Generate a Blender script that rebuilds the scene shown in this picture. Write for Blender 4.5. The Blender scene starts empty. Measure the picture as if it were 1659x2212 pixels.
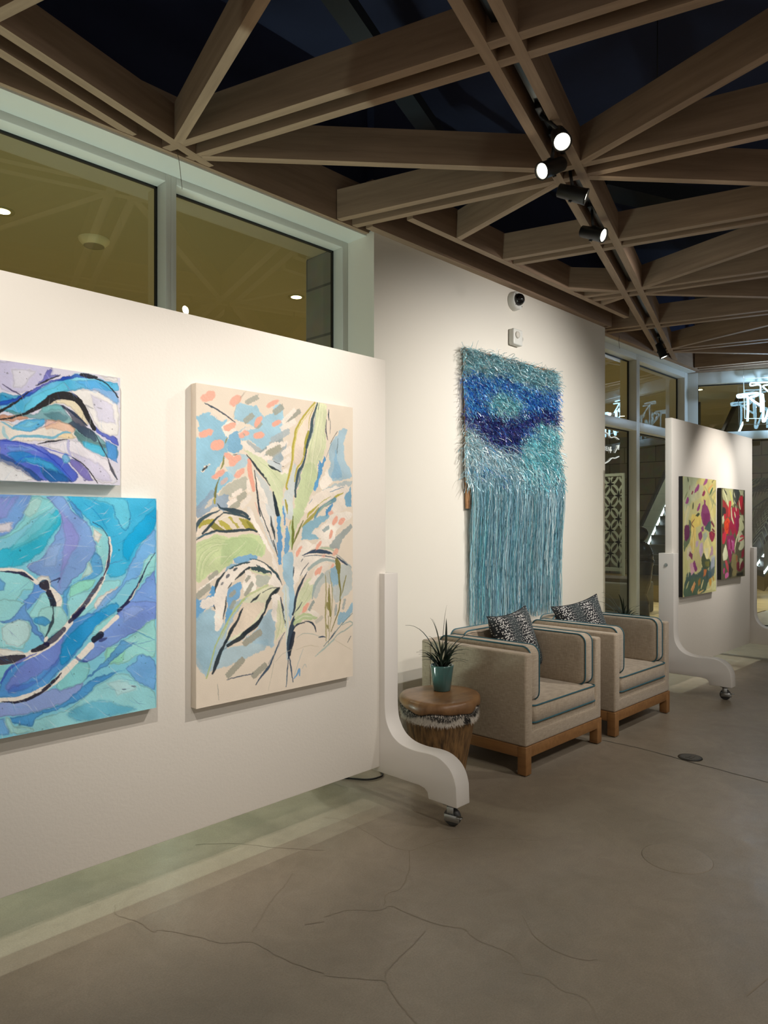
import bpy, bmesh, math, random
import numpy as np
from mathutils import Vector, Matrix, Euler
D = bpy.data
SC = bpy.context.scene
COL = SC.collection
R = math.radians
random.seed(7)

# ------------------------------------------------------------------ camera
cam = D.cameras.new('camera'); cam_o = D.objects.new('camera', cam); COL.objects.link(cam_o)
cam.sensor_fit = 'HORIZONTAL'; cam.sensor_width = 36.0
cam.lens = 36.0 * 1553.0 / 1659.0
cam.shift_y = -(1106.0 - 1130.0) / 1659.0
cam.clip_start = 0.02
cam_o.location = (0, 0, 1.45)
cam_o.rotation_euler = (R(90), 0, R(44 - 90))
SC.camera = cam_o
# ------------------------------------------------------------------ exposure
SC.view_settings.view_transform = 'Standard'
SC.view_settings.look = 'None'
SC.view_settings.gamma = 1.0
SC.view_settings.exposure = 1.15
SC.view_settings.use_curve_mapping = False
SC.cycles.use_denoising = True
SC.cycles.max_bounces = 8
SC.cycles.sample_clamp_indirect = 6.0
SC.cycles.caustics_reflective = False
# ------------------------------------------------------------------ world
W = D.worlds.new('world'); SC.world = W; W.use_nodes = True
bgn = W.node_tree.nodes['Background']
bgn.inputs[0].default_value = (1.0, 0.92, 0.80, 1)
bgn.inputs[1].default_value = 0.16

def look_rot(loc, tgt):
    d = Vector(tgt) - Vector(loc)
    return d.to_track_quat('-Z', 'Y').to_euler()
def spot(name, loc, tgt, power, color, size=60, blend=0.8, radius=0.03):
    l = D.lights.new(name, 'SPOT'); l.energy = power; l.color = color
    l.spot_size = R(size); l.spot_blend = blend; l.shadow_soft_size = radius
    o = D.objects.new(name, l); o.location = loc; o.rotation_euler = look_rot(loc, tgt); COL.objects.link(o)
    return o
def area(name, loc, tgt, power, color, sx, sy):
    l = D.lights.new(name, 'AREA'); l.energy = power; l.color = color; l.shape = 'RECTANGLE'; l.size = sx; l.size_y = sy
    o = D.objects.new(name, l); o.location = loc; o.rotation_euler = look_rot(loc, tgt); COL.objects.link(o)
    return o
WARM = (1.0, 0.925, 0.845); NEUT = (1.0, 0.96, 0.91); COOL = (0.80, 1.0, 0.90)
# track lamps that stand out of the frame, on the runs of track behind and beside the camera
spot('track_lamp_light', (0.35, 1.05, 3.28), (1.0, 2.6, 1.55), 78, WARM, 58, 1.0, 0.015)
spot('track_lamp_light', (2.75, 0.75, 3.28), (2.0, 2.6, 1.5), 104, WARM, 56, 1.0, 0.015)
spot('track_lamp_light', (5.35, 0.8, 3.28), (5.0, 3.3, 1.7), 165, NEUT, 84, 1.0)
spot('track_lamp_light', (7.6, 1.2, 3.28), (7.15, 2.6, 1.5), 105, WARM, 44, 0.9)
spot('track_lamp_light', (8.6, 1.4, 3.28), (7.9, 2.6, 1.5), 70, NEUT, 46, 0.9)
spot('track_lamp_light', (4.0, 0.2, 3.28), (3.95, 3.35, 1.5), 95, WARM, 62, 1.0, 0.02)
spot('track_lamp_light', (1.5, -1.2, 3.28), (2.6, 1.0, 0.0), 60, WARM, 100, 1.0)
spot('track_lamp_light', (4.0, -0.9, 3.28), (4.6, 1.0, 0.0), 60, WARM, 100, 1.0)
# lamps of the covered walk outside the windows, and one added fill light indoors
OUT = [(1.976, 6.07), (4.94, 6.09), (-0.8, 6.07), (7.9, 6.1), (10.9, 6.3), (5.2, 10.1), (1.5, 10.1), (9.4, 9.6), (13.5, 5.0), (16.4, 2.2), (15.6, 7.5)]  # last two added to brighten the dark end near the palm
for i, (x, y) in enumerate(OUT):
    spot('downlight_light', (x, y, 3.84), (x, y, 0), 130 if i < 7 else 230, (1.0, 0.97, 0.80), 120, 1.0, 0.06)
spot('walkway_lamp_light', (1.45, 3.95, 3.6), (1.45, 2.98, 0.0), 130, COOL, 44, 1.0, 0.08)
area('added_fill_light', (1.5, 3.25, 0.25), (1.5, 3.45, 3.4), 20, COOL, 2.2, 0.08)  # added unseen up-light behind the near display wall, brightening window frames and floor
spot('walkway_lamp_light', (8.2, 6.0, 3.7), (7.6, 3.0, 0.0), 220, (0.95, 1.0, 0.9), 56, 1.0, 0.15)

# ------------------------------------------------------------------ helpers
def lin(c):
    return tuple(((v / 255.0) / 12.92 if v <= 10 else (((v / 255.0) + 0.055) / 1.055) ** 2.4) for v in c)
MATS = {}
def mat(name, rgb, rough=0.6, metal=0.0, spec=0.5, noise=None, bump=None, alt=None, stretch=(1, 1, 1), emis=None, coat=0.0, obj=True):
    """rgb in sRGB 0..255; alt = second colour mixed by noise; noise = scale; bump = (scale, strength)"""
    if name in MATS: return MATS[name]
    m = D.materials.new(name); m.use_nodes = True; nt = m.node_tree; N = nt.nodes; L = nt.links
    b = N['Principled BSDF']; c = lin(rgb) + (1,)
    b.inputs['Base Color'].default_value = c
    b.inputs['Roughness'].default_value = rough; b.inputs['Metallic'].default_value = metal
    b.inputs['Specular IOR Level'].default_value = spec; b.inputs['Coat Weight'].default_value = coat
    tc = N.new('ShaderNodeTexCoord'); mp = N.new('ShaderNodeMapping'); mp.inputs['Scale'].default_value = stretch
    L.new(tc.outputs['Object'], mp.inputs['Vector'])
    if alt is not None:
        n = N.new('ShaderNodeTexNoise'); n.inputs['Scale'].default_value = noise or 8; n.inputs['Detail'].default_value = 6
        n.inputs['Roughness'].default_value = 0.6
        L.new(mp.outputs[0], n.inputs['Vector'])
        r = N.new('ShaderNodeValToRGB'); r.color_ramp.elements[0].position = 0.32; r.color_ramp.elements[1].position = 0.68
        r.color_ramp.elements[0].color = lin(alt) + (1,); r.color_ramp.elements[1].color = c
        L.new(n.outputs['Fac'], r.inputs[0]); L.new(r.outputs[0], b.inputs['Base Color'])
    if bump:
        n = N.new('ShaderNodeTexNoise'); n.inputs['Scale'].default_value = bump[0]; n.inputs['Detail'].default_value = 4
        L.new(mp.outputs[0], n.inputs['Vector'])
        bp = N.new('ShaderNodeBump'); bp.inputs['Strength'].default_value = bump[1]; bp.inputs['Distance'].default_value = 0.01
        L.new(n.outputs['Fac'], bp.inputs['Height']); L.new(bp.outputs[0], b.inputs['Normal'])
    if emis:
        b.inputs['Emission Color'].default_value = lin(emis[0]) + (1,); b.inputs['Emission Strength'].default_value = emis[1]
    MATS[name] = m
    return m
def vcol_mat(name, attr='paint', rough=0.5, metal=0.0, bump=None, spec=0.4):
    m = D.materials.new(name); m.use_nodes = True; nt = m.node_tree; N = nt.nodes; L = nt.links
    b = N['Principled BSDF']; b.inputs['Roughness'].default_value = rough; b.inputs['Metallic'].default_value = metal
    b.inputs['Specular IOR Level'].default_value = spec
    a = N.new('ShaderNodeAttribute'); a.attribute_name = attr
    L.new(a.outputs['Color'], b.inputs['Base Color'])
    if bump:
        tc = N.new('ShaderNodeTexCoord')
        n = N.new('ShaderNodeTexNoise'); n.inputs['Scale'].default_value = bump[0]
        L.new(tc.outputs['Object'], n.inputs['Vector'])
        bp = N.new('ShaderNodeBump'); bp.inputs['Strength'].default_value = bump[1]; bp.inputs['Distance'].default_value = 0.005
        L.new(n.outputs['Fac'], bp.inputs['Height']); L.new(bp.outputs[0], b.inputs['Normal'])
    return m
def glass_mat(name, tint=(0.93, 0.97, 0.92), refl=0.11):
    m = D.materials.new(name); m.use_nodes = True; nt = m.node_tree; N = nt.nodes; L = nt.links
    N.remove(N['Principled BSDF']); out = N['Material Output']
    t = N.new('ShaderNodeBsdfTransparent'); t.inputs[0].default_value = tint + (1,)
    g = N.new('ShaderNodeBsdfGlossy'); g.inputs['Roughness'].default_value = 0.0; g.inputs[0].default_value = (1, 1, 1, 1)
    lw = N.new('ShaderNodeLayerWeight'); lw.inputs[0].default_value = 0.5
    p = N.new('ShaderNodeMath'); p.operation = 'POWER'; p.inputs[1].default_value = 4.0
    a = N.new('ShaderNodeMath'); a.operation = 'MULTIPLY_ADD'; a.inputs[1].default_value = 0.9; a.inputs[2].default_value = refl; a.use_clamp = True
    mx = N.new('ShaderNodeMixShader')
    L.new(lw.outputs['Facing'], p.inputs[0]); L.new(p.outputs[0], a.inputs[0]); L.new(a.outputs[0], mx.inputs[0])
    L.new(t.outputs[0], mx.inputs[1]); L.new(g.outputs[0], mx.inputs[2]); L.new(mx.outputs[0], out.inputs[0])
    return m

class MB:
    """collects shapes into one mesh"""
    def __init__(s): s.v = []; s.f = []; s.sm = []; s.mi = []; s.cur = 0
    def add(s, vs, fs, smooth=False):
        o = len(s.v); s.v += [tuple(v) for v in vs]; s.f += [tuple(i + o for i in f) for f in fs]
        s.sm += [smooth] * len(fs); s.mi += [s.cur] * len(fs)
        return s
    def box(s, x0, x1, y0, y1, z0, z1, M=None):
        vs = [Vector((x, y, z)) for z in (z0, z1) for x, y in ((x0, y0), (x1, y0), (x1, y1), (x0, y1))]
        if M is not None: vs = [M @ v for v in vs]
        return s.add(vs, [(3, 2, 1, 0), (4, 5, 6, 7), (0, 1, 5, 4), (1, 2, 6, 5), (2, 3, 7, 6), (3, 0, 4, 7)])
    def prism(s, poly, a, b, axis='X', M=None):
        """poly: list of 2D points; X: (y,z) extruded along x; Y: (x,z) along y; Z: (x,y) along z"""
        n = len(poly)
        f = {'X': lambda p, t: (t, p[0], p[1]), 'Y': lambda p, t: (p[0], t, p[1]), 'Z': lambda p, t: (p[0], p[1], t)}[axis]
        vs = [Vector(f(p, a)) for p in poly] + [Vector(f(p, b)) for p in poly]
        if M is not None: vs = [M @ v for v in vs]
        fs = [tuple(range(n))[::-1], tuple(range(n, 2 * n))] + [(i, (i + 1) % n, n + (i + 1) % n, n + i) for i in range(n)]
        return s.add(vs, fs)
    def lathe(s, prof, seg=32, M=None, caps=True, smooth=True):
        vs = []; fs = []
        for r, z in prof:
            for i in range(seg):
                a = 2 * math.pi * i / seg; vs.append(Vector((r * math.cos(a), r * math.sin(a), z)))
        if M is not None: vs = [M @ v for v in vs]
        for k in range(len(prof) - 1):
            for i in range(seg):
                j = (i + 1) % seg; fs.append((k * seg + i, k * seg + j, (k + 1) * seg + j, (k + 1) * seg + i))
        s.add(vs, fs, smooth)
        if caps:
            o = len(s.v) - len(vs)
            s.f += [tuple(o + i for i in range(seg))[::-1], tuple(o + (len(prof) - 1) * seg + i for i in range(seg))]
            s.sm += [False, False]; s.mi += [s.cur] * 2
        return s
    def tube(s, pts, r, seg=8, closed=False, smooth=True):
        P = [Vector(p) for p in pts]; n = len(P); vs = []; fs = []
        rr = r if isinstance(r, (list, tuple)) else [r] * n
        up = None
        for i, p in enumerate(P):
            if closed: d = P[(i + 1) % n] - P[i - 1]
            else: d = P[min(i + 1, n - 1)] - P[max(i - 1, 0)]
            d.normalize()
            if up is None:
                up = Vector((0, 0, 1)) if abs(d.z) < 0.9 else Vector((1, 0, 0))
            a = d.cross(up).normalized(); up = a.cross(d).normalized()
            for k in range(seg):
                t = 2 * math.pi * k / seg
                vs.append(p + (a * math.cos(t) + up * math.sin(t)) * rr[i])
        m = n if closed else n - 1
        for i in range(m):
            j = (i + 1) % n
            for k in range(seg):
                l = (k + 1) % seg; fs.append((i * seg + k, i * seg + l, j * seg + l, j * seg + k))
        if not closed:
            fs += [tuple(range(seg))[::-1], tuple((n - 1) * seg + k for k in range(seg))]
        return s.add(vs, fs, smooth)
    def build(s, name, material, parent=None, bevel=None, subsurf=0, **props):
        me = D.meshes.new(name); me.from_pydata(s.v, [], s.f)
        me.polygons.foreach_set('use_smooth', s.sm); me.polygons.foreach_set('material_index', s.mi); me.update()
        for m in (material if isinstance(material, (list, tuple)) else [material]): me.materials.append(m)
        bm = bmesh.new(); bm.from_mesh(me); bmesh.ops.recalc_face_normals(bm, faces=bm.faces); bm.to_mesh(me); bm.free()
        o = D.objects.new(name, me); COL.objects.link(o)
        if parent is not None: o.parent = parent
        if bevel:
            b = o.modifiers.new('bevel', 'BEVEL'); b.width = bevel[0]; b.segments = bevel[1]; b.limit_method = 'ANGLE'; b.angle_limit = R(40)
            b.harden_normals = False
            for p in me.polygons: p.use_smooth = True
        if subsurf:
            q = o.modifiers.new('sub', 'SUBSURF'); q.levels = q.render_levels = subsurf
        for k, v in props.items(): o[k] = v
        return o
def thing(name, label, cat, loc=(0, 0, 0), rz=0, group=None):
    o = D.objects.new(name, None); COL.objects.link(o); o.location = loc; o.rotation_euler = (0, 0, rz)
    o.empty_display_size = 0.1
    o['label'] = label; o['category'] = cat
    if group: o['group'] = group
    return o
def tag(o, label, cat, group=None, kind=None):
    o['label'] = label; o['category'] = cat
    if group: o['group'] = group
    if kind: o['kind'] = kind
    return o
def struct(o): o['kind'] = 'structure'; return o
def copy_tree(o, parent=None):
    c = o.copy(); COL.objects.link(c)
    if parent is not None: c.parent = parent
    for ch in list(o.children): copy_tree(ch, c)
    return c
def catmull(P, n=8):
    P = [np.array(p, float) for p in P]; Q = [2 * P[0] - P[1]] + P + [2 * P[-1] - P[-2]]; out = []
    for i in range(1, len(Q) - 2):
        for k in range(n):
            t = k / n; a, b, c, d = Q[i - 1], Q[i], Q[i + 1], Q[i + 2]
            out.append(0.5 * (2 * b + (c - a) * t + (2 * a - 5 * b + 4 * c - d) * t * t + (3 * b - a - 3 * c + d) * t ** 3))
    out.append(P[-1]); return out
def rrect(x0, x1, z0, z1, r, n=5, corners=(1, 1, 1, 1)):
    """rounded rectangle polygon, corners order: (x0z0, x1z0, x1z1, x0z1)"""
    pts = []
    for (cx, cz, a0, on) in ((x0 + r, z0 + r, 180, corners[0]), (x1 - r, z0 + r, 270, corners[1]), (x1 - r, z1 - r, 0, corners[2]), (x0 + r, z1 - r, 90, corners[3])):
        if on:
            for k in range(n + 1):
                a = R(a0 + 90 * k / n); pts.append((cx + r * math.cos(a), cz + r * math.sin(a)))
        else:
            pts.append((cx + r * (1 if cx > (x0 + x1) / 2 else -1), cz + r * (1 if cz > (z0 + z1) / 2 else -1)))
    return pts

# ------------------------------------------------------------------ materials
white = mat('white_paint', (226, 221, 212), 0.62, bump=(260, 0.12))
white_wall = mat('wall_paint', (222, 217, 206), 0.7, bump=(180, 0.06))
panel_white = mat('panel_paint', (230, 225, 216), 0.6, bump=(90, 0.07))
leg_white = mat('leg_paint', (226, 222, 216), 0.45)
frame_white = mat('frame_paint', (212, 214, 208), 0.4)
gasket_m = mat('black_rubber', (14, 14, 14), 0.5)
black_m = mat('black_metal', (16, 16, 17), 0.4)
navy = mat('navy_ceiling_paint', (36, 44, 76), 0.85, alt=(24, 30, 54), noise=0.6)
duct_m = mat('dark_duct', (24, 32, 40), 0.6)
steel = mat('zinc_steel', (170, 172, 172), 0.3, metal=1.0)
rubber = mat('grey_rubber', (62, 62, 62), 0.5)

def wood_mat(name, c1, c2, rough, scale, stretch, bump=0.1):
    return mat(name, c1, rough, alt=c2, noise=scale, stretch=stretch, bump=(scale * 2, bump))
beam_mat = wood_mat('stained_timber', (160, 134, 110), (134, 110, 89), 0.72, 3.0, (0.6, 8, 8), 0.05)

def concrete():
    m = D.materials.new('polished_concrete'); m.use_nodes = True; nt = m.node_tree; N = nt.nodes; L = nt.links
    b = N['Principled BSDF']; tc = N.new('ShaderNodeTexCoord')
    def noise(sc, det=5, ro=0.6, dist=0.0):
        n = N.new('ShaderNodeTexNoise'); n.inputs['Scale'].default_value = sc; n.inputs['Detail'].default_value = det
        n.inputs['Roughness'].default_value = ro; n.inputs['Distortion'].default_value = dist
        L.new(tc.outputs['Object'], n.inputs['Vector']); return n
    def ramp(src, stops):
        r = N.new('ShaderNodeValToRGB'); e = r.color_ramp.elements
        e[0].position, e[0].color = stops[0][0], lin(stops[0][1]) + (1,)
        e[1].position, e[1].color = stops[-1][0], lin(stops[-1][1]) + (1,)
        for p, c in stops[1:-1]:
            k = e.new(p); k.color = lin(c) + (1,)
        L.new(src, r.inputs[0]); return r
    big = ramp(noise(0.9, 6, 0.62, 0.6).outputs['Fac'], [(0.3, (144, 133, 116)), (0.5, (158, 146, 128)), (0.7, (168, 155, 138))])
    mid = ramp(noise(7, 6, 0.7, 1.2).outputs['Fac'], [(0.25, (215, 215, 215)), (0.7, (255, 255, 255))])
    fine = ramp(noise(160, 3, 0.8).outputs['Fac'], [(0.3, (205, 205, 205)), (0.62, (255, 255, 255))])
    def mul(a, c2, f):
        x = N.new('ShaderNodeMix'); x.data_type = 'RGBA'; x.blend_type = 'MULTIPLY'; x.inputs[0].default_value = f
        L.new(a, x.inputs[6]); L.new(c2, x.inputs[7]); return x.outputs[2]
    c = mul(mul(big.outputs[0], mid.outputs[0], 0.6), fine.outputs[0], 0.6)
    L.new(c, b.inputs['Base Color'])
    rr = ramp(noise(2.2, 6, 0.7, 1.5).outputs['Fac'], [(0.3, (152, 152, 152)), (0.7, (180, 180, 180))])
    L.new(rr.outputs[0], b.inputs['Roughness']); b.inputs['Specular IOR Level'].default_value = 0.5
    bp = N.new('ShaderNodeBump'); bp.inputs['Strength'].default_value = 0.04; bp.inputs['Distance'].default_value = 0.01
    L.new(noise(90, 4).outputs['Fac'], bp.inputs['Height']); L.new(bp.outputs[0], b.inputs['Normal'])
    return m
concrete_m = concrete()
crack_m = mat('concrete_crack_filler', (141, 130, 113), 0.6)
joint_m = mat('floor_joint_line', (70, 66, 58), 0.7)

# ------------------------------------------------------------------ room shell
YW, H = 3.35, 3.38
fl = struct(MB().box(-3.5, 13, -5, 3.72, -0.1, 0).build('floor', concrete_m))
def floor_line(pts, w, name, m, z=0.0006):
    P = catmull(pts, 6) if len(pts) > 2 else [np.array(p, float) for p in pts]
    b = MB(); vs = []
    for i, p in enumerate(P):
        d = P[min(i + 1, len(P) - 1)] - P[max(i - 1, 0)]; d /= (np.linalg.norm(d) + 1e-9); nrm = np.array([-d[1], d[0]])
        ww = w * (0.6 + 0.8 * random.random()); jit = nrm * random.uniform(-1, 1) * w * 0.6
        vs += [(*(p + jit + nrm * ww / 2), z), (*(p + jit - nrm * ww / 2), z)]
    b.add(vs, [(2 * i, 2 * i + 1, 2 * i + 3, 2 * i + 2) for i in range(len(P) - 1)])
    return b.build(name, m, fl)
for k, c in enumerate([[[2.345,2.676],[2.39,2.57],[2.364,2.359],[2.344,2.22],[2.369,2.13],[2.471,2.108],[2.581,2.073],[2.704,1.967],[2.851,1.774]],[[2.369,2.13],[2.234,2.012],[2.096,1.934],[2.029,1.943],[1.958,1.89]],[[1.751,1.998],[1.844,1.967],[1.918,1.885],[1.976,1.871],[1.984,1.77],[2.004,1.659],[2.044,1.581],[2.024,1.507],[2.036,1.393],[2.018,1.327],[1.979,1.286],[2.006,1.229],[1.989,1.152],[2.003,1.082],[1.936,0.999]],[[1.939,1.666],[1.809,1.639],[1.691,1.614],[1.644,1.583],[1.608,1.509],[1.585,1.446],[1.562,1.379]],[[1.523,1.738],[1.585,1.654],[1.64,1.579]],[[2.504,0.713],[2.359,0.731]],[[2.265,1.478],[2.181,1.368],[2.156,1.269],[2.172,1.188],[2.209,1.15]],[[1.255,2.63],[1.228,2.559],[1.263,2.448],[1.265,2.365],[1.292,2.346],[1.355,2.229],[1.398,2.125],[1.472,2.057],[1.482,1.949],[1.497,1.863],[1.531,1.747]],[[1.877,2.336],[1.779,2.276],[1.67,2.22],[1.571,2.147],[1.507,2.106]],[[1.742,2.865],[1.87,2.747],[1.969,2.588],[2.107,2.404]],[[1.73,1.974],[1.669,2.01]]]): floor_line(c, 0.0045, 'crack', crack_m, 0.0006 + 0.00005 * k)
floor_line([[4.466,2.286],[4.471,1.994],[4.422,1.641],[4.381,1.247]], 0.006, 'control_joint', joint_m, 0.0012)

ceiling_z = 4.35
struct(MB().box(-3.5, 13, -5, 3.6, ceiling_z, ceiling_z + 0.1).build('ceiling', navy))
# main wall block with its two returns
struct(MB().box(3.374, 6.60, YW, 3.72, 0, H + 0.01).build('wall_main', white_wall))
struct(MB().box(3.374, 6.60, YW, 3.72, H + 0.01, 4.35).build('wall_main_upper', navy))
# upper wall above the window heads (timber-clad inside) and white soffit strips
b = MB(); b.box(-3.5, 3.374, 3.42, 3.70, H, 4.35); b.box(6.60, 9.3, 3.50, 3.72, H, 4.35)
struct(b.build('wall_above_windows', navy))
b = MB(); b.box(-3.5, 3.374, 3.42, 3.70, H - 0.012, H); b.box(6.60, 9.32, 3.50, 3.70, H - 0.012, H)
struct(b.build('trim_1', frame_white))
# windows: frames, gaskets, panes
glass = glass_mat('window_glass')
# x ranges of the openings
def window(n, x0, x1, zs, M=Matrix(), jl=0.06, jr=0.06, skip_left=False):
    """zs = list of (z0,z1) openings; frame face at local y=0, glass at y=0.1 ; local x along the wall"""
    f = MB(); g = MB(); p = MB()
    f.box(x0 - jl, x0, 0, 0.108, 0, H - 0.012, M); f.box(x1, x1 + jr, 0, 0.108, 0, H - 0.012, M)
    tops = [z for _, z in zs]; bots = [z for z, _ in zs]
    lv = sorted(zs)
    z = 0
    for z0, z1 in lv:
        f.box(x0, x1, 0, 0.108, z, z0, M); z = z1
    f.box(x0, x1, 0, 0.108, z, H - 0.012, M)
    for z0, z1 in lv:
        t = 0.012
        g.box(x0, x0 + t, 0.092, 0.108, z0, z1, M); g.box(x1 - t, x1, 0.092, 0.108, z0, z1, M)
        g.box(x0, x1, 0.092, 0.108, z0, z0 + t, M); g.box(x0, x1, 0.092, 0.108, z1 - t, z1, M)
        p.add([M @ Vector(q) for q in ((x0, 0.1, z0), (x1, 0.1, z0), (x1, 0.1, z1), (x0, 0.1, z1))], [(0, 1, 2, 3)])
    w = struct(f.build('window_%d' % n, frame_white, bevel=(0.003, 2)))
    g.build('gasket', gasket_m, w); p.build('pane', glass, w)
    return w
MW = Matrix.Translation((0, 3.6, 0))
window(1, 0.72, 2.005, [(0.14, 3.325)], MW, jl=0.065, jr=0.0325)
window(2, 2.07, 3.322, [(0.14, 3.325)], MW, jl=0.0325, jr=0.052)
window(3, -0.63, 0.655, [(0.14, 3.325)], MW, jl=0.065, jr=0.0)
struct(MB().box(-3.5, -0.695, 3.6, 3.74, 0, H - 0.012).build('wall_left', white_wall))
window(4, 6.64, 7.848, [(0.1, 2.50), (2.60, 3.30)], MW, jl=0.04, jr=0.041)
window(5, 7.93, 9.235, [(0.1, 2.50), (2.60, 3.30)], MW, jl=0.041, jr=0.10)
# window wall at the far end, turned towards the room
ang = math.atan2(-0.912, 0.41)
MB_ = Matrix.Translation((9.335, 3.60, 0)) @ Matrix.Rotation(ang, 4, 'Z')
window(6, 0.12, 2.35, [(0.16, 2.50), (2.60, 3.22)], MB_, jl=0.12, jr=0.08)
window(7, 2.52, 4.7, [(0.16, 2.50), (2.60, 3.22)], MB_, jl=0.08, jr=0.08)
struct(MB().box(0, 4.8, 0.0, 0.108, H - 0.012, H + 0.9, MB_).build('wall_far', beam_mat))
struct(MB().box(0.02, 4.8, -0.05, 0.0, 0, 0.13, MB_).build('baseboard_far', frame_white, bevel=(0.004, 2)))

# ------------------------------------------------------------------ timber ceiling grid
O = Vector((2.464, 1.699)); AU = R(16.6); P_, Q_ = 1.157, 1.77
eu = Vector((math.cos(AU), math.sin(AU))); ev = Vector((-eu.y, eu.x))
def UV(u, v): return O + eu * u + ev * v
BH, BW = 0.185, 0.05
lat = thing('timber_ceiling_grid', 'brown stained timber beam grid of crossing double and diagonal beams overhead', 'ceiling grid', (2.464, 1.699, H))
far0 = Vector((9.335, 3.60)); fd = Vector((0.41, -0.912)); fn = Vector((-0.912, -0.41))   # inward normal of the far wall
def clip(a, b):
    """clip segment to the room, return None or (a,b)"""
    N = 200; ins = []
    for i in range(N + 1):
        p = a.lerp(b, i / N)
        lim = 3.06 if 3.36 < p.x < 6.3 else (3.40 if p.x < 3.36 else (3.30 if p.x < 6.6 else 3.46))
        ok = p.y < lim and (p - far0).dot(fn) > 0.03 and p.y > -3.0 and p.x > -2.2
        ins.append(ok)
    idx = [i for i, k in enumerate(ins) if k]
    if len(idx) < 3: return None
    return a.lerp(b, idx[0] / N), a.lerp(b, idx[-1] / N)
def beam(a, b, z0=H, h=BH, w=BW):
    c = clip(a, b)
    if c is None: return
    a, b = c; d = b - a; L = d.length
    if L < 0.08: return
    o = MB().box(0, L, -w / 2, w / 2, 0, h).build('beam', beam_mat, lat)
    o.location = (a.x - O.x, a.y - O.y, z0 - H); o.rotation_euler = (0, 0, math.atan2(d.y, d.x))
for k in (-1, 0, 1):
    for s in (-1, 1):
        beam(UV(-5, k * Q_ + s * 0.065), UV(9, k * Q_ + s * 0.065), H + 0.0004 * (k + 2), BH - 0.004)
for m in range(-3, 8):
    for s in (-1, 1):
        beam(UV(m * P_ + s * 0.065, -3.6), UV(m * P_ + s * 0.065, 3.4), H + 0.002, BH)
for m in range(-3, 7):
    for k in (-2, -1, 0, 1):
        u0, u1, v0, v1 = m * P_ + 0.09, (m + 1) * P_ - 0.09, k * Q_ + 0.09, (k + 1) * Q_ - 0.09
        if (m + k) % 2: beam(UV(u0, v0), UV(u1, v1), H + 0.001, BH - 0.001)
        else: beam(UV(u0, v1), UV(u1, v0), H + 0.001, BH - 0.001)
# perimeter timbers
def rim(x0, y0, x1, y1, z0, z1, w):
    d = Vector((x1 - x0, y1 - y0)); o = MB().box(0, d.length, 0, w, 0, z1 - z0).build('rim_beam', beam_mat, lat)
    o.location = (x0 - O.x, y0 - O.y, z0 - H); o.rotation_euler = (0, 0, math.atan2(d.y, d.x))
rim(-3.4, 3.392, 3.37, 3.392, H - 0.002, H + 0.30, 0.028)
rim(3.30, 3.29, 6.62, 3.29, H - 0.006, H + 0.30, 0.06)
rim(3.40, 3.03, 6.45, 3.03, H, H + 0.2, 0.05)
rim(6.57, 3.30, 6.62, 3.50, H - 0.006, H + 0.28, 0.02)
rim(6.62, 3.44, 9.3, 3.44, H - 0.004, H + 0.30, 0.06)
pf = far0 + fn * 0.05
rim(pf.x, pf.y, pf.x + fd.x * 4.6, pf.y + fd.y * 4.6, H - 0.004, H + 0.30, 0.045)
# ------------------------------------------------------------------ the covered walk outside
soffit_m = mat('olive_soffit_paint', (160, 150, 112), 0.8)
ground_m = mat('tan_paving', (190, 168, 120), 0.5, alt=(160, 140, 98), noise=3)
def brick_mat(name, c1, c2, mortar, sx, sy):
    m = D.materials.new(name); m.use_nodes = True; nt = m.node_tree; N = nt.nodes; L = nt.links
    b = N['Principled BSDF']; b.inputs['Roughness'].default_value = 0.8
    g = N.new('ShaderNodeNewGeometry'); sp = N.new('ShaderNodeSeparateXYZ'); ad = N.new('ShaderNodeMath'); cb = N.new('ShaderNodeCombineXYZ')
    L.new(g.outputs['Position'], sp.inputs[0]); L.new(sp.outputs['X'], ad.inputs[0]); L.new(sp.outputs['Y'], ad.inputs[1])
    L.new(ad.outputs[0], cb.inputs['X']); L.new(sp.outputs['Z'], cb.inputs['Y'])
    t = N.new('ShaderNodeTexBrick'); t.inputs['Scale'].default_value = 1.0; t.inputs['Brick Width'].default_value = sx; t.inputs['Row Height'].default_value = sy
    t.inputs['Mortar Size'].default_value = 0.012
    t.inputs['Color1'].default_value = lin(c1) + (1,); t.inputs['Color2'].default_value = lin(c2) + (1,); t.inputs['Mortar'].default_value = lin(mortar) + (1,)
    L.new(cb.outputs[0], t.inputs['Vector'])
    n = N.new('ShaderNodeTexNoise'); n.inputs['Scale'].default_value = 5; n.inputs['Detail'].default_value = 6
    L.new(g.outputs['Position'], n.inputs['Vector'])
    mx = N.new('ShaderNodeMix'); mx.data_type = 'RGBA'; mx.blend_type = 'MULTIPLY'; mx.inputs[0].default_value = 0.6
    L.new(t.outputs['Color'], mx.inputs[6]); L.new(n.outputs['Color'], mx.inputs[7]); L.new(mx.outputs[2], b.inputs['Base Color'])
    return m
stone_m = brick_mat('stone_blocks', (150, 152, 138), (128, 130, 116), (70, 70, 60), 0.9, 0.45)
struct(MB().box(-6, 22, 3.75, 14, -0.12, 0.0).build('ground_outside', ground_m))
struct(MB().box(-6, 22, 3.72, 14, 3.9, 4.0).build('soffit_outside', soffit_m))
struct(MB().box(13.0, 22, -6, 3.75, -0.12, -0.001).build('ground_outside', ground_m))
struct(MB().box(13.0, 22, -6, 3.72, 3.9, 4.0).build('soffit_outside', soffit_m))
struct(MB().box(10.2, 13.0, -0.5, 3.72, 3.9, 4.0).build('soffit_outside', soffit_m))
struct(MB().box(-6, 22, 12.5, 12.7, 0, 3.9).build('wall_outside', stone_m))
struct(MB().box(19.5, 19.7, -6, 12.5, 0, 3.9).build('wall_outside', stone_m))
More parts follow.
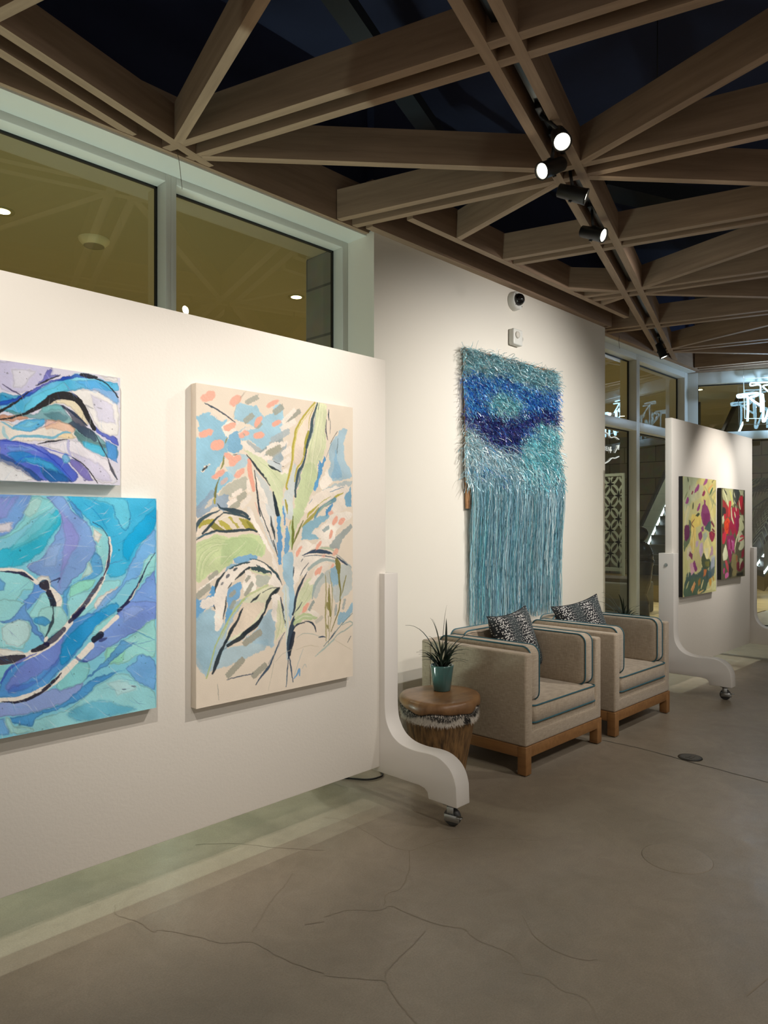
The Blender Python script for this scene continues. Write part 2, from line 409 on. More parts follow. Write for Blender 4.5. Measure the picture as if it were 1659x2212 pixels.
stone_col = MB().box(4.30, 5.3, 4.25, 5.17, 0, 3.9).build('stone_column', stone_m, bevel=(0.02, 2))
tag(stone_col, 'grey stone block column standing outside the window nearest the white wall', 'column')
lens_m = mat('lamp_lens', (255, 250, 235), 0.4, emis=((255, 244, 214), 14.0))
out_lens = mat('downlight_lens', (255, 245, 200), 0.4, emis=((255, 246, 190), 5.0))
trim_m = mat('lamp_trim', (150, 140, 95), 0.5)
dl = None
places = ['left edge of the photo, through the first window', 'beside the stone column, through the second window', 'left of the view', 'before the far windows', 'beyond the far corner window',
          'deep in the walk behind the second window', 'deep in the walk behind the first window', 'deep in the walk behind the far windows', 'right of the far window wall', 'added over the palm', 'added over the escalators']
for i, (x, y) in enumerate(OUT):
    if i == 2: continue
    lab = 'recessed downlight in the soffit outside, ' + places[i]
    if dl is None:
        dl = thing('recessed_downlight', lab, 'ceiling light', (x, y, 3.9), group='recessed downlights of the walk outside')
        MB().lathe([(0.055, -0.004), (0.085, -0.012), (0.09, 0.0)], 28, caps=False).build('trim_ring', trim_m, dl)
        MB().lathe([(0.0001, -0.006), (0.057, -0.006)], 28, caps=False).build('lens', out_lens, dl)
    else:
        c = copy_tree(dl); c.location = (x, y, 3.9); c['label'] = lab
sp_ = thing('ceiling_speaker', 'round white grille speaker set in the soffit outside the left window', 'ceiling speaker', (2.726, 6.113, 3.9))
MB().lathe([(0.13, 0.0), (0.125, -0.02), (0.09, -0.055), (0.085, -0.06)], 32, caps=False).build('housing', mat('speaker_white', (215, 205, 160), 0.5), sp_)
MB().lathe([(0.0001, -0.058), (0.088, -0.058)], 32, caps=False).build('grille', mat('speaker_grille', (130, 122, 92), 0.7), sp_)

# patterned screen outside
scr = thing('patterned_screen', 'pale perforated screen of interlaced rings outside the far window', 'screen', (12.0, 5.95, 0))
b = MB()
scr_m = mat('screen_paint', (136, 142, 128), 0.6)
rp_, r = 0.29, 0.205
for i in range(-8, 9):
    for j in range(-1, 13):
        cy, cz = (i - j) * rp_ * 0.7071 * 0.75 + 0.5, 0.5 + (i + j) * rp_ * 0.7071
        if not (-0.35 < cy < 0.72 and 0.6 < cz < 2.4): continue
        n = 24; vs = []
        for rad in (r - 0.024, r + 0.024):
            for xx in (0, 0.02):
                for k in range(n):
                    a = 2 * math.pi * k / n
                    vs.append((xx, max(-0.19, min(0.62, cy + 0.75 * rad * math.cos(a))), max(0.66, min(2.30, cz + rad * math.sin(a)))))
        fs = []
        for k in range(n):
            l = (k + 1) % n
            fs += [(k, l, 2 * n + l, 2 * n + k), (n + k, n + l, 3 * n + l, 3 * n + k)]
        b.add(vs, fs)
b.build('lattice', scr_m, scr)
b = MB(); b.box(-0.01, 0.03, -0.22, -0.18, 0, 2.33); b.box(-0.01, 0.03, 0.60, 0.64, 0, 2.33); b.box(-0.01, 0.03, -0.18, 0.6, 2.28, 2.33); b.box(-0.01, 0.03, -0.18, 0.6, 0.6, 0.66)
b.build('frame', scr_m, scr)
# stacked dark urn outside
urn_m = mat('dark_glazed_urn', (34, 33, 38), 0.25)
urn = thing('garden_urn', 'tall dark stacked round urn outside the far corner window', 'urn', (9.75, 4.42, 0))
MB().lathe([(0.08, 0), (0.13, 0.05), (0.12, 0.35), (0.09, 0.45), (0.14, 0.6), (0.17, 0.85), (0.185, 0.9), (0.185, 0.93)], 28).build('body', urn_m, urn)
MB().lathe([(0.18, 0.93), (0.17, 1.03), (0.13, 1.14), (0.07, 1.19)], 28).build('dome', urn_m, urn)
MB().lathe([(0.03, 1.18), (0.09, 1.23), (0.115, 1.30), (0.09, 1.37), (0.02, 1.41)], 28).build('ball', urn_m, urn)
# escalators outside
esc_side = mat('escalator_cladding', (120, 104, 62), 0.35, metal=0.3); esc_glass = mat('escalator_balustrade', (92, 96, 88), 0.2)
esc_lit = mat('escalator_light_strip', (235, 248, 255), 0.4, emis=((225, 245, 255), 5.0)); tread_m = mat('escalator_steps', (60, 62, 60), 0.5)
def escalator(base, top, width, label):
    bx, by, bz = base; d = Vector(top) - Vector(base); L = math.hypot(d.x, d.y); an = math.atan2(d.y, d.x); hgt = d.z
    t = thing('escalator', label, 'escalator', base, an, 'escalators outside')
    MB().prism([(0, -0.25), (L, hgt - 0.25), (L, hgt + 0.05), (0, 0.05)], 0, width, 'Y').build('truss', esc_side, t)
    b = MB(); n = 16
    for k in range(n):
        x0 = L * k / n; z0 = hgt * k / n; b.box(x0, x0 + L / n, 0.05, width - 0.05, z0 + 0.05, z0 + 0.05 + hgt / n)
    b.build('steps', tread_m, t)
    for y in (0, width - 0.03):
        bl = MB().prism([(0, 0.05), (L, hgt + 0.05), (L, hgt + 0.75), (0, 0.75)], y, y + 0.03, 'Y').build('balustrade', esc_glass, t)
        MB().prism([(0, 0.75), (L, hgt + 0.75), (L, hgt + 0.84), (0, 0.84)], y - 0.02, y + 0.05, 'Y').build('handrail', black_m, bl)
        MB().prism([(0, 0.12), (L, hgt + 0.12), (L, hgt + 0.18), (0, 0.18)], y - 0.012, y + 0.042, 'Y').build('light_strip', esc_lit, bl)
escalator((12.9, 5.25, 0.25), (14.6, 4.6, 3.2), 1.0, 'escalator rising to the right, seen low through the far corner window')
escalator((16.6, 4.8, 0.25), (17.6, 3.0, 3.4), 1.0, 'escalator behind the palm, at the right edge of the photo')
# palm outside
palm_g = mat('palm_green', (52, 66, 48), 0.5, alt=(38, 48, 38), noise=20)
palm = thing('potted_palm', 'tall fan palm outside the far window wall at the right edge', 'palm', (15.3, 3.9, 0))
MB().lathe([(0.24, 0), (0.30, 0.45), (0.32, 0.5), (0.27, 0.5), (0.26, 0.42)], 24).build('pot', urn_m, palm)
MB().tube([(0, 0, 0.4), (0.03, 0.02, 1.0), (0.0, 0.05, 1.6), (0.02, 0.0, 2.1)], [0.09, 0.07, 0.06, 0.05], 10).build('trunk', mat('palm_trunk', (92, 74, 52), 0.9), palm)
b = MB(); rp = random.Random(4)
for k in range(22):
    a = rp.uniform(0, 2 * math.pi); el = rp.uniform(-0.2, 1.1); L = rp.uniform(0.9, 1.4)
    P = []
    for i in range(9):
        t = i / 8; P.append(Vector((math.cos(a) * L * t * math.cos(el * (1 - t * 0.6)), math.sin(a) * L * t * math.cos(el * (1 - t * 0.6)), 2.1 + L * math.sin(el) * t - 0.75 * L * t * t * 0.8)))
    b.tube(P, [0.012 * (1 - 0.8 * i / 8) for i in range(9)], 5)
    side = Vector((-math.sin(a), math.cos(a), 0))
    for i in range(14):
        t = 0.18 + 0.8 * i / 13; f = t * 8; i0 = min(int(f), 7); p = P[i0].lerp(P[i0 + 1], f - i0); dirn = (P[i0 + 1] - P[i0]).normalized()
        for s in (-1, 1):
            tip = p + side * s * 0.34 * (1 - t * 0.5) + dirn * 0.22 + Vector((0, 0, -0.16))
            w = dirn * 0.012
            b.add([p - w, p + w, (p + tip) / 2 + w * 1.3 + Vector((0, 0, 0.02)), tip, (p + tip) / 2 - w * 1.3 + Vector((0, 0, 0.02))], [(0, 1, 2, 3, 4)])
b.build('fronds', palm_g, palm)
# low planter by the far windows outside
pl = thing('stone_planter', 'low dark stone planter on the ground outside the far windows', 'planter', (11.2, 5.9, 0))
MB().box(-0.35, 0.35, -0.9, 0.9, 0, 0.5).build('trough', mat('planter_stone', (70, 74, 70), 0.7), pl, bevel=(0.03, 2))
MB().box(-0.3, 0.3, -0.85, 0.85, 0.48, 0.56).build('soil', mat('planter_soil', (40, 32, 24), 0.95), pl)

# ------------------------------------------------------------------ text helper
def text_mesh(s, size, depth=0.0006):
    cu = D.curves.new('txt', 'FONT'); cu.body = s; cu.size = size; cu.extrude = depth / 2; cu.align_x = 'LEFT'
    o = D.objects.new('txt', cu); COL.objects.link(o); bpy.context.view_layer.update()
    me = D.meshes.new_from_object(o.evaluated_get(bpy.context.evaluated_depsgraph_get()))
    D.objects.remove(o); return me
# restroom sign on the glass of the far window
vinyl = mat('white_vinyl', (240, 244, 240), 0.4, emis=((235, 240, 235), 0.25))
sg = thing('window_lettering', 'white WOMEN direction lettering with arrow and wavy lines on the far window glass', 'sign', (6.98, 3.69, 2.22))
me = text_mesh('WOMEN', 0.066); me.materials.append(vinyl)
o = D.objects.new('lettering', me); COL.objects.link(o); o.parent = sg; o.rotation_euler = (R(90), 0, 0); o.location = (0.085, 0, 0.018); o.scale = (1.28, 1, 1)
b = MB(); A = Vector((0.52, 0, 0.01)); B = Vector((0.62, 0, 0.10))
b.tube([A, B], 0.0055, 6); b.tube([B, B + Vector((-0.055, 0, -0.012))], 0.0055, 6); b.tube([B, B + Vector((-0.012, 0, -0.05))], 0.0055, 6)
b.build('arrow', vinyl, sg)
b = MB(); b.lathe([(0.001, 0.052), (0.009, 0.056), (0.009, 0.066), (0.001, 0.07)], 10, Matrix.Translation((0.42, 0, 0))); b.lathe([(0.004, 0.0), (0.004, 0.02), (0.014, 0.022), (0.006, 0.05)], 10, Matrix.Translation((0.42, 0, 0)))
b.build('figure', vinyl, sg)
b = MB()
b.tube(catmull([(-0.3, 0, -0.17), (0.0, 0, -0.155), (0.22, 0, -0.135), (0.36, 0, -0.10), (0.45, 0, -0.055), (0.53, 0, -0.05), (0.62, 0, -0.025)], 5), 0.006, 6)
b.tube(catmull([(0.28, 0, 0.215), (0.36, 0, 0.205), (0.43, 0, 0.17), (0.52, 0, 0.185), (0.62, 0, 0.165)], 5), 0.005, 6)
b.build('wavy_line', vinyl, sg)

# neon sign hung inside the far window wall
neon_m = mat('neon_tube', (230, 250, 255), 0.3, emis=((176, 228, 255), 2.3))
acr = glass_mat('clear_acrylic', (0.96, 0.98, 0.98), 0.03)
ns = thing('neon_sign', 'white neon tube lettering on clear acrylic hung before the far window', 'neon sign', (9.478, 2.745, 2.967), 0)
for path in [[[-0.073,0.163,-0.272],[-0.071,0.157,-0.117],[-0.072,0.16,0.018],[-0.074,0.165,0.03],[-0.111,0.248,0.024],[-0.118,0.264,0.038],[-0.114,0.253,0.055],[-0.066,0.147,0.061],[-0.033,0.073,0.067],[-0.026,0.058,0.05],[-0.033,0.073,0.035],[-0.057,0.126,0.022],[-0.06,0.134,0.007],[-0.042,0.094,-0.037],[-0.019,0.042,-0.079],[-0.008,0.018,-0.093]],[[-0.005,0.01,0.047],[-0.001,0.003,-0.126],[-0.005,0.01,-0.267],[-0.0,0.0,-0.283],[0.006,-0.013,-0.268],[0.023,-0.052,-0.142],[0.042,-0.093,-0.043],[0.049,-0.109,-0.031],[0.051,-0.114,-0.057],[0.054,-0.119,-0.286]],[[-0.005,0.01,0.047],[-0.011,0.024,0.041],[-0.009,0.021,-0.061],[-0.008,0.018,-0.158]],[[0.098,-0.217,0.051],[0.065,-0.145,0.048],[0.063,-0.14,0.031],[0.07,-0.155,0.02],[0.107,-0.237,0.024]],[[0.086,-0.191,0.021],[0.088,-0.196,-0.291]]]:
    P = [(p[0], p[1], p[2]) for p in catmull(path, 4)]
    MB().tube(P, 0.0125, 8).build('neon_tube', neon_m, ns)
q = [[-0.084,0.187,-0.232],[0.132,-0.293,-0.255],[0.132,-0.293,0.248],[-0.089,0.197,0.259]]
for path in [[[0.086,-0.046,0.201],[0.039,0.059,0.202],[0.002,0.141,0.205],[-0.003,0.153,0.188],[0.002,0.141,0.17],[0.04,0.056,0.173],[0.043,0.051,0.077],[0.045,0.046,-0.158]],[[0.1,-0.077,0.171],[0.077,-0.025,0.169],[0.059,0.014,0.164],[0.056,0.022,0.146],[0.077,-0.024,0.092],[0.096,-0.067,0.044]]]:
    MB().tube([(p[0], p[1], p[2]) for p in catmull(path, 4)], 0.009, 8).build('neon_tube', neon_m, ns)  # thinner second row stands in for the letters' reflection in the glass
b = MB(); n_ = Vector((-0.912, -0.41, 0)) * 0.005
vs = [Vector(p) - n_ * 8 for p in q] + [Vector(p) - n_ * 9 for p in q]
b.add(vs, [(0, 1, 2, 3), (7, 6, 5, 4), (0, 4, 5, 1), (1, 5, 6, 2), (2, 6, 7, 3), (3, 7, 4, 0)]); b.build('acrylic_panel', acr, ns)
edge_m = mat('acrylic_edge', (200, 220, 220), 0.3, emis=((200, 225, 230), 0.35))
b = MB()
for i in range(4): b.tube([Vector(q[i]) - n_ * 8.5, Vector(q[(i + 1) % 4]) - n_ * 8.5], 0.004, 6)
b.build('panel_edge', edge_m, ns)
qt = [Vector(q[2]) - n_ * 8.5, Vector(q[3]) - n_ * 8.5]
for v in qt: MB().tube([v, Vector((v.x, v.y, H - Vector(ns.location).z))], 0.002, 5).build('hanging_wire', steel, ns)
nl = D.lights.new('neon_glow_light', 'POINT'); nl.energy = 7; nl.color = (0.5, 0.72, 1.0); nl.shadow_soft_size = 0.02
no = D.objects.new('neon_glow_light', nl); no.location = (9.387, 2.704, 2.967); COL.objects.link(no)

# ------------------------------------------------------------------ rolling display walls
prof = [(0.066, 1.19), (0.066, 0.526), (0.072, 0.457), (0.090, 0.409), (0.127, 0.364), (0.187, 0.336), (0.271, 0.327), (0.369, 0.331),
        (0.432, 0.322), (0.486, 0.292), (0.516, 0.252), (0.531, 0.206), (0.535, 0.111), (0.361, 0.111), (0.353, 0.142), (0.335, 0.156), (0.300, 0.162), (0.0, 0.158)]
def smooth_prof():
    top = [prof[0]]; c = [tuple(p) for p in catmull(prof[1:12], 5)]
    full = top + c + prof[12:17]
    left = [(-a, z) for a, z in full][::-1]
    return full + left
def caster(parent, x, y, rz, dy):
    M = Matrix.Translation((x, y, 0)) @ Matrix.Rotation(rz, 4, 'Z')
    c = MB().box(-0.035, 0.035, -0.035, 0.035, 0.104, 0.111, M)
    c.box(-0.024, -0.02, -0.016, 0.020, 0.03, 0.104, M); c.box(0.02, 0.024, -0.016, 0.020, 0.03, 0.104, M); c.box(-0.024, 0.024, -0.02, 0.02, 0.092, 0.104, M)
    f = c.build('caster', steel, parent, bevel=(0.0015, 1))
    Rm = M @ Matrix.Translation((0, 0, 0.042)) @ Matrix.Rotation(R(90), 4, 'Y')
    MB().lathe([(0.012, -0.016), (0.034, -0.016), (0.042, -0.010), (0.042, 0.010), (0.034, 0.016), (0.012, 0.016)], 28, Rm).build('wheel', rubber, f)
    b = MB().lathe([(0.011, -0.032), (0.014, -0.026), (0.014, 0.026), (0.011, 0.032)], 14, Rm)
    b.box(-0.034, -0.028, -0.05, 0.03, 0.028, 0.062, M); b.box(-0.05, -0.028, -0.07, -0.04, 0.056, 0.064, M)
    b.build('brake_pedal', steel, f, bevel=(0.002, 1))
def display_wall(name, label, x0, x1, yc, z0, z1, xs, bolt):
    t = thing(name, label, 'display wall', (x0, yc, 0))
    MB().box(0, x1 - x0, -0.029, 0.029, z0, z1).build('panel', panel_white, t, bevel=(0.002, 2))
    poly = smooth_prof()
    for xa in xs:
        n = len(poly)
        l = MB()
        l.prism([(a, z) for a, z in poly], xa - x0, xa - x0 + 0.10, 'X')
        lg = l.build('leg', leg_white, t, bevel=(0.003, 2))
        for s in (-1, 1): caster(lg, xa - x0 + 0.05, s * 0.47, R(12 if s < 0 else 160), 0)
        if bolt: MB().lathe([(0.014, -0.006), (0.014, 0.0)], 16, Matrix.Translation((xa - x0 - 0.0, 0.0, 1.09)) @ Matrix.Rotation(R(90), 4, 'Y')).build('bolt', steel, lg)
    return t
display_wall('rolling_display_wall', 'large white rolling display wall in the foreground hung with three paintings', 0.15, 2.705, 2.63, 0.19, 2.30, (2.66,), False)
display_wall('rolling_display_wall', 'white rolling display wall beyond the armchairs hung with two floral paintings', 6.20, 8.33, 2.557, 0.165, 2.362, (6.15, 8.27), True)

# ------------------------------------------------------------------ armchairs
fab = D.materials.new('linen_fabric')
def fabric(m, c1, c2):
    m.use_nodes = True; nt = m.node_tree; N = nt.nodes; L = nt.links; b = N['Principled BSDF']
    b.inputs['Roughness'].default_value = 0.9; b.inputs['Sheen Weight'].default_value = 0.25; b.inputs['Specular IOR Level'].default_value = 0.2
    tc = N.new('ShaderNodeTexCoord')
    def nz(stretch, sc):
        mp = N.new('ShaderNodeMapping'); mp.inputs['Scale'].default_value = stretch; L.new(tc.outputs['Object'], mp.inputs[0])
        n = N.new('ShaderNodeTexNoise'); n.inputs['Scale'].default_value = sc; n.inputs['Detail'].default_value = 3; L.new(mp.outputs[0], n.inputs['Vector']); return n
    a = nz((1, 1, 14), 22); d = nz((12, 12, 1), 30)
    mx = N.new('ShaderNodeMath'); mx.operation = 'ADD'; L.new(a.outputs['Fac'], mx.inputs[0]); L.new(d.outputs['Fac'], mx.inputs[1])
    r = N.new('ShaderNodeValToRGB'); r.color_ramp.elements[0].position = 0.38; r.color_ramp.elements[1].position = 0.62
    hv = N.new('ShaderNodeMath'); hv.operation = 'MULTIPLY'; hv.inputs[1].default_value = 0.5; L.new(mx.outputs[0], hv.inputs[0])
    r.color_ramp.elements[0].color = lin(c2) + (1,); r.color_ramp.elements[1].color = lin(c1) + (1,)
    L.new(hv.outputs[0], r.inputs[0]); L.new(r.outputs[0], b.inputs['Base Color'])
    bp = N.new('ShaderNodeBump'); bp.inputs['Strength'].default_value = 0.25; bp.inputs['Distance'].default_value = 0.004
    L.new(hv.outputs[0], bp.inputs['Height']); L.new(bp.outputs[0], b.inputs['Normal'])
fabric(fab, (180, 165, 145), (150, 136, 118))
teal = mat('teal_piping', (44, 92, 104), 0.7)
oak = wood_mat('oak_base', (150, 108, 64), (124, 86, 48), 0.45, 4, (6, 1, 6), 0.05)
def make_chair(label):
    # local: x 0..0.90, y 0 (front) .. 0.78 (back)
    t = thing('armchair', label, 'armchair', (3.51, 2.265, 0), group='beige club armchairs')
    Wd, Dp = 0.90, 0.79
    b = MB()
    b.prism([(0, 0.168), (Wd, 0.168), (Wd, 0.70), (Wd - 0.075, 0.70), (Wd - 0.075, 0.25), (0.075, 0.25), (0.075, 0.70), (0, 0.70)], 0.0, Dp - 0.075, 'Y')
    b.box(0, Wd, Dp - 0.075, Dp, 0.168, 0.70)
    b.build('outer_frame', fab, t, bevel=(0.014, 3))
    MB().box(0.078, Wd - 0.078, 0.008, 0.05, 0.172, 0.285).build('front_rail', fab, t, bevel=(0.01, 3))
    # seat cushion
    def cushion(name, x0, x1, y0, y1, z0, z1, rad, axis, bulge):
        """rounded slab; axis = extrusion axis; returns object and piping on both rims"""
        bm = bmesh.new()
        nx, ny = 10, 10
        if axis == 'X': lo, hi, poly = x0, x1, rrect(y0, y1, z0, z1, rad, 5)
        elif axis == 'Y': lo, hi, poly = y0, y1, rrect(x0, x1, z0, z1, rad, 5)
        else: lo, hi, poly = z0, z1, rrect(x0, x1, y0, y1, rad, 5)
        f = {'X': lambda p, s: (s, p[0], p[1]), 'Y': lambda p, s: (p[0], s, p[1]), 'Z': lambda p, s: (p[0], p[1], s)}[axis]
        cx = sum(p[0] for p in poly) / len(poly); cy = sum(p[1] for p in poly) / len(poly); n = len(poly); m = MB()
        th = hi - lo; rings = []
        vs = []
        # face rings from centre to rim on both sides, rim edges slightly rolled
        for side, base in ((-1, lo), (1, hi)):
            for k, (sc, off) in enumerate(((0.25, bulge), (0.6, bulge * 0.8), (0.86, bulge * 0.4), (0.965, bulge * 0.1), (1.0, -0.008))):
                for p in poly: vs.append(f((cx + (p[0] - cx) * sc, cy + (p[1] - cy) * sc), base + side * off))
        fs = [tuple(range(n)), tuple(range(5 * n, 6 * n))]
        for s in (0, 5):
            for k in range(4):
                for i in range(n):
                    j = (i + 1) % n; fs.append(((s + k) * n + i, (s + k) * n + j, (s + k + 1) * n + j, (s + k + 1) * n + i))
        for i in range(n):
            j = (i + 1) % n; fs.append((4 * n + i, 4 * n + j, 9 * n + j, 9 * n + i))
        m.add(vs, fs, True)
        o = m.build(name, fab, t)
        pp = MB()
        for base in (lo + 0.004, hi - 0.004):
            pp.tube([f((cx + (p[0] - cx) * 1.004, cy + (p[1] - cy) * 1.004), base) for p in poly], 0.0045, 6, closed=True)
        pp.build('piping', teal, o)
        return o
    cushion('seat_cushion', 0.079, Wd - 0.079, -0.004, Dp - 0.10, 0.292, 0.398, 0.03, 'Z', 0.016)
    cushion('arm_cushion', 0.08, 0.178, 0.022, Dp - 0.085, 0.402, 0.728, 0.055, 'X', 0.008)
    cushion('arm_cushion', Wd - 0.178, Wd - 0.08, 0.022, Dp - 0.085, 0.402, 0.728, 0.055, 'X', 0.008)
    cushion('back_cushion', 0.19, Wd - 0.19, Dp - 0.20, Dp - 0.085, 0.405, 0.748, 0.055, 'Y', 0.012)
    # oak base
    b = MB(); z0, z1 = 0.103, 0.168
    b.box(0.0, Wd, 0.0, 0.055, z0, z1); b.box(0.0, Wd, Dp - 0.055, Dp, z0, z1); b.box(0.0, 0.055, 0.055, Dp - 0.055, z0, z1); b.box(Wd - 0.055, Wd, 0.055, Dp - 0.055, z0, z1)
    b.build('base_rail', oak, t, bevel=(0.003, 2))
    for x in (-0.002, Wd - 0.056):
        for y in (-0.002, Dp - 0.056):
            MB().box(x, x + 0.058, y, y + 0.058, 0.006, z1 - 0.002).build('leg', oak, t, bevel=(0.003, 2))
    for x in (0.027, Wd - 0.027):
        for y in (0.027, Dp - 0.027): MB().lathe([(0.014, 0), (0.014, 0.007)], 12, Matrix.Translation((x, y, 0))).build('foot_pad', steel, t)
    return t
ch1 = make_chair('beige linen club armchair with teal piping beside the wooden stump table')
ch2 = copy_tree(ch1); ch2.location = (4.575, 2.25, 0); ch2['label'] = 'beige linen club armchair with teal piping farther off, next to the second display wall'

# throw pillows
pm = D.materials.new('spotted_fabric'); pm.use_nodes = True
nt = pm.node_tree; N = nt.nodes; L = nt.links; b_ = N['Principled BSDF']; b_.inputs['Roughness'].default_value = 0.85
tc = N.new('ShaderNodeTexCoord'); mp = N.new('ShaderNodeMapping'); mp.inputs['Rotation'].default_value = (R(-90), 0, 0); mp.inputs['Scale'].default_value = (84, 56, 56); L.new(tc.outputs['Object'], mp.inputs[0])
vo = N.new('ShaderNodeTexVoronoi'); vo.voronoi_dimensions = '2D'; vo.inputs['Scale'].default_value = 1.0; vo.inputs['Randomness'].default_value = 0.7; L.new(mp.outputs[0], vo.inputs['Vector'])
sx = N.new('ShaderNodeSeparateXYZ'); L.new(tc.outputs['Object'], sx.inputs[0])
sn = N.new('ShaderNodeMath'); sn.operation = 'MULTIPLY'; sn.inputs[1].default_value = 34.0; L.new(sx.outputs['X'], sn.inputs[0])
s2 = N.new('ShaderNodeMath'); s2.operation = 'SINE'; L.new(sn.outputs[0], s2.inputs[0])
th = N.new('ShaderNodeMath'); th.operation = 'MULTIPLY_ADD'; th.inputs[1].default_value = 0.10; th.inputs[2].default_value = 0.20; L.new(s2.outputs[0], th.inputs[0])
lt = N.new('ShaderNodeMath'); lt.operation = 'LESS_THAN'; L.new(vo.outputs['Distance'], lt.inputs[0]); L.new(th.outputs[0], lt.inputs[1])
bg = N.new('ShaderNodeMix'); bg.data_type = 'RGBA'; bg.inputs[6].default_value = lin((46, 54, 56)) + (1,); bg.inputs[7].default_value = lin((13, 16, 21)) + (1,)
s3 = N.new('ShaderNodeMath'); s3.operation = 'MULTIPLY_ADD'; s3.inputs[1].default_value = 0.9; s3.inputs[2].default_value = 0.75; s3.use_clamp = True; L.new(s2.outputs[0], s3.inputs[0]); L.new(s3.outputs[0], bg.inputs[0])
mx = N.new('ShaderNodeMix'); mx.data_type = 'RGBA'; mx.inputs[7].default_value = lin((205, 203, 198)) + (1,)
L.new(lt.outputs[0], mx.inputs[0]); L.new(bg.outputs[2], mx.inputs[6]); L.new(mx.outputs[2], b_.inputs['Base Color'])
def pillow_mesh(S=0.215, n=18):
    b = MB(); vs = []; fs = []
    for side in (1, -1):
        for i in range(n + 1):
            for j in range(n + 1):
                u, v = 2 * i / n - 1, 2 * j / n - 1
                pin = 1 - 0.13 * (1 - (u * u)) * abs(v) ** 3 - 0.0; pin2 = 1 - 0.13 * (1 - v * v) * abs(u) ** 3
                x = u * S * pin2; z = v * S * pin
                th = 0.075 * ((1 - u ** 4) * (1 - v ** 4)) ** 0.55 * (1 + 0.12 * math.sin(5 * u + 2 * v))
                vs.append((x, side * th, z))
    m = (n + 1) ** 2
    for s in (0, 1):
        for i in range(n):
            for j in range(n):
                a = s * m + i * (n + 1) + j; q = (a, a + 1, a + n + 2, a + n + 1); fs.append(q if s else q[::-1])
    b.add(vs, fs, True)
    return b
def pillow(loc, rot, label):
    t = thing('throw_pillow', label, 'pillow', loc, group='spotted throw pillows'); t.rotation_euler = rot
    o = pillow_mesh().build('cover', pm, t)
    b = MB(); S = 0.215; P = []
    for k in range(48):
        q = k / 12; s = int(q); f = (q - s) * 2 - 1; e = S * (1 - 0.13 * (1 - f * f) * 1.0)
        P.append([(f * S, 0, -e), (e, 0, f * S), (-f * S, 0, e), (-e, 0, -f * S)][s])
    b.tube(P, 0.004, 6, closed=True); b.build('seam_piping', mat('black_piping', (16, 18, 22), 0.8), o)
    return t
pillow((4.065, 2.70, 0.655), (R(-17), R(-5), R(-2)), 'black pillow with white spots leaning in the armchair beside the stump table')
pillow((4.985, 2.70, 0.66), (R(-20), R(-11), R(-24)), 'black pillow with white spots leaning in the farther armchair')

# ------------------------------------------------------------------ stump tables with plants
stump_top = mat('polished_stump_top', (140, 104, 68), 0.38, alt=(104, 72, 44), noise=7, stretch=(1, 2.5, 1), coat=0.1)
bark = mat('carved_bark', (150, 114, 70), 0.65, alt=(60, 42, 25), noise=7, stretch=(7, 7, 0.6), bump=(14, 0.8))
fur_w = mat('white_fur', (206, 198, 186), 0.9); fur_b = mat('black_fur', (20, 17, 15), 0.8)
def make_stump(loc, label):
    t = thing('stump_table', label, 'side table', loc, group='wooden stump side tables')
    rs = random.Random(5)
    def rad(a): return 1 + 0.05 * math.sin(2 * a + 0.6) + 0.035 * math.sin(3 * a + 2.1) + 0.012 * math.sin(7 * a)
    def ring(r, z, zw=0.0, n=72): return [(r * rad(2 * math.pi * i / n) * math.cos(2 * math.pi * i / n), r * rad(2 * math.pi * i / n) * math.sin(2 * math.pi * i / n), z + zw * math.sin(5 * 2 * math.pi * i / n + 1) + zw * 0.6 * math.sin(9 * 2 * math.pi * i / n)) for i in range(n)]
    def stack(rings, cap0=True, cap1=True):
        n = len(rings[0]); vs = [v for r_ in rings for v in r_]; fs = []
        for k in range(len(rings) - 1):
            for i in range(n): j = (i + 1) % n; fs.append((k * n + i, k * n + j, (k + 1) * n + j, (k + 1) * n + i))
        if cap0: fs.append(tuple(range(n))[::-1])
        if cap1: fs.append(tuple((len(rings) - 1) * n + i for i in range(n)))
        return vs, fs
    v, f = stack([ring(0.145, 0.0), ring(0.152, 0.06), ring(0.172, 0.16), ring(0.196, 0.28), ring(0.212, 0.385), ring(0.214, 0.41)])
    MB().add(v, f, True).build('trunk', bark, t)
    v, f = stack([ring(0.20, 0.40, 0.004), ring(0.226, 0.412, 0.010), ring(0.238, 0.428, 0.009), ring(0.239, 0.448, 0.003), ring(0.236, 0.465), ring(0.226, 0.476), ring(0.21, 0.480), ring(0.12, 0.480), ring(0.03, 0.480)])
    MB().add(v, f, True).build('top', stump_top, t)
    # hide band with fur
    v, f = stack([ring(0.211, 0.355, 0.006), ring(0.224, 0.36, 0.006), ring(0.232, 0.385), ring(0.232, 0.41, 0.006), ring(0.21, 0.42)], False, False)
    band = MB().add(v, f, True).build('hide_band', fur_w, t)
    b = MB()
    for k in range(5200):
        a = rs.uniform(0, 2 * math.pi); z = rs.uniform(0.365, 0.425); rr = 0.229 * rad(a)
        zone = math.sin(3 * a + 1.2) + 0.8 * math.sin(7 * a + 0.5) + 0.5 * math.sin(13 * a)
        dark = (z > 0.398 + 0.008 * math.sin(6 * a)) or zone > 1.15
        b.cur = 1 if dark else 0
        p = Vector((rr * math.cos(a), rr * math.sin(a), z)); o_ = Vector((math.cos(a), math.sin(a), 0)); tn = Vector((-math.sin(a), math.cos(a), 0))
        L = rs.uniform(0.012, 0.026); tip = p + o_ * rs.uniform(0.006, 0.014) + Vector((0, 0, -L)) + tn * rs.uniform(-0.008, 0.012); w = tn * 0.0014
        b.add([p - w, p + w, tip], [(0, 1, 2)])
    b.build('fur', [fur_w, fur_b], band, kind='stuff')
    return t
make_stump((3.17, 2.615, 0), 'round tree stump side table with fur band, between the rolling wall and the near armchair')
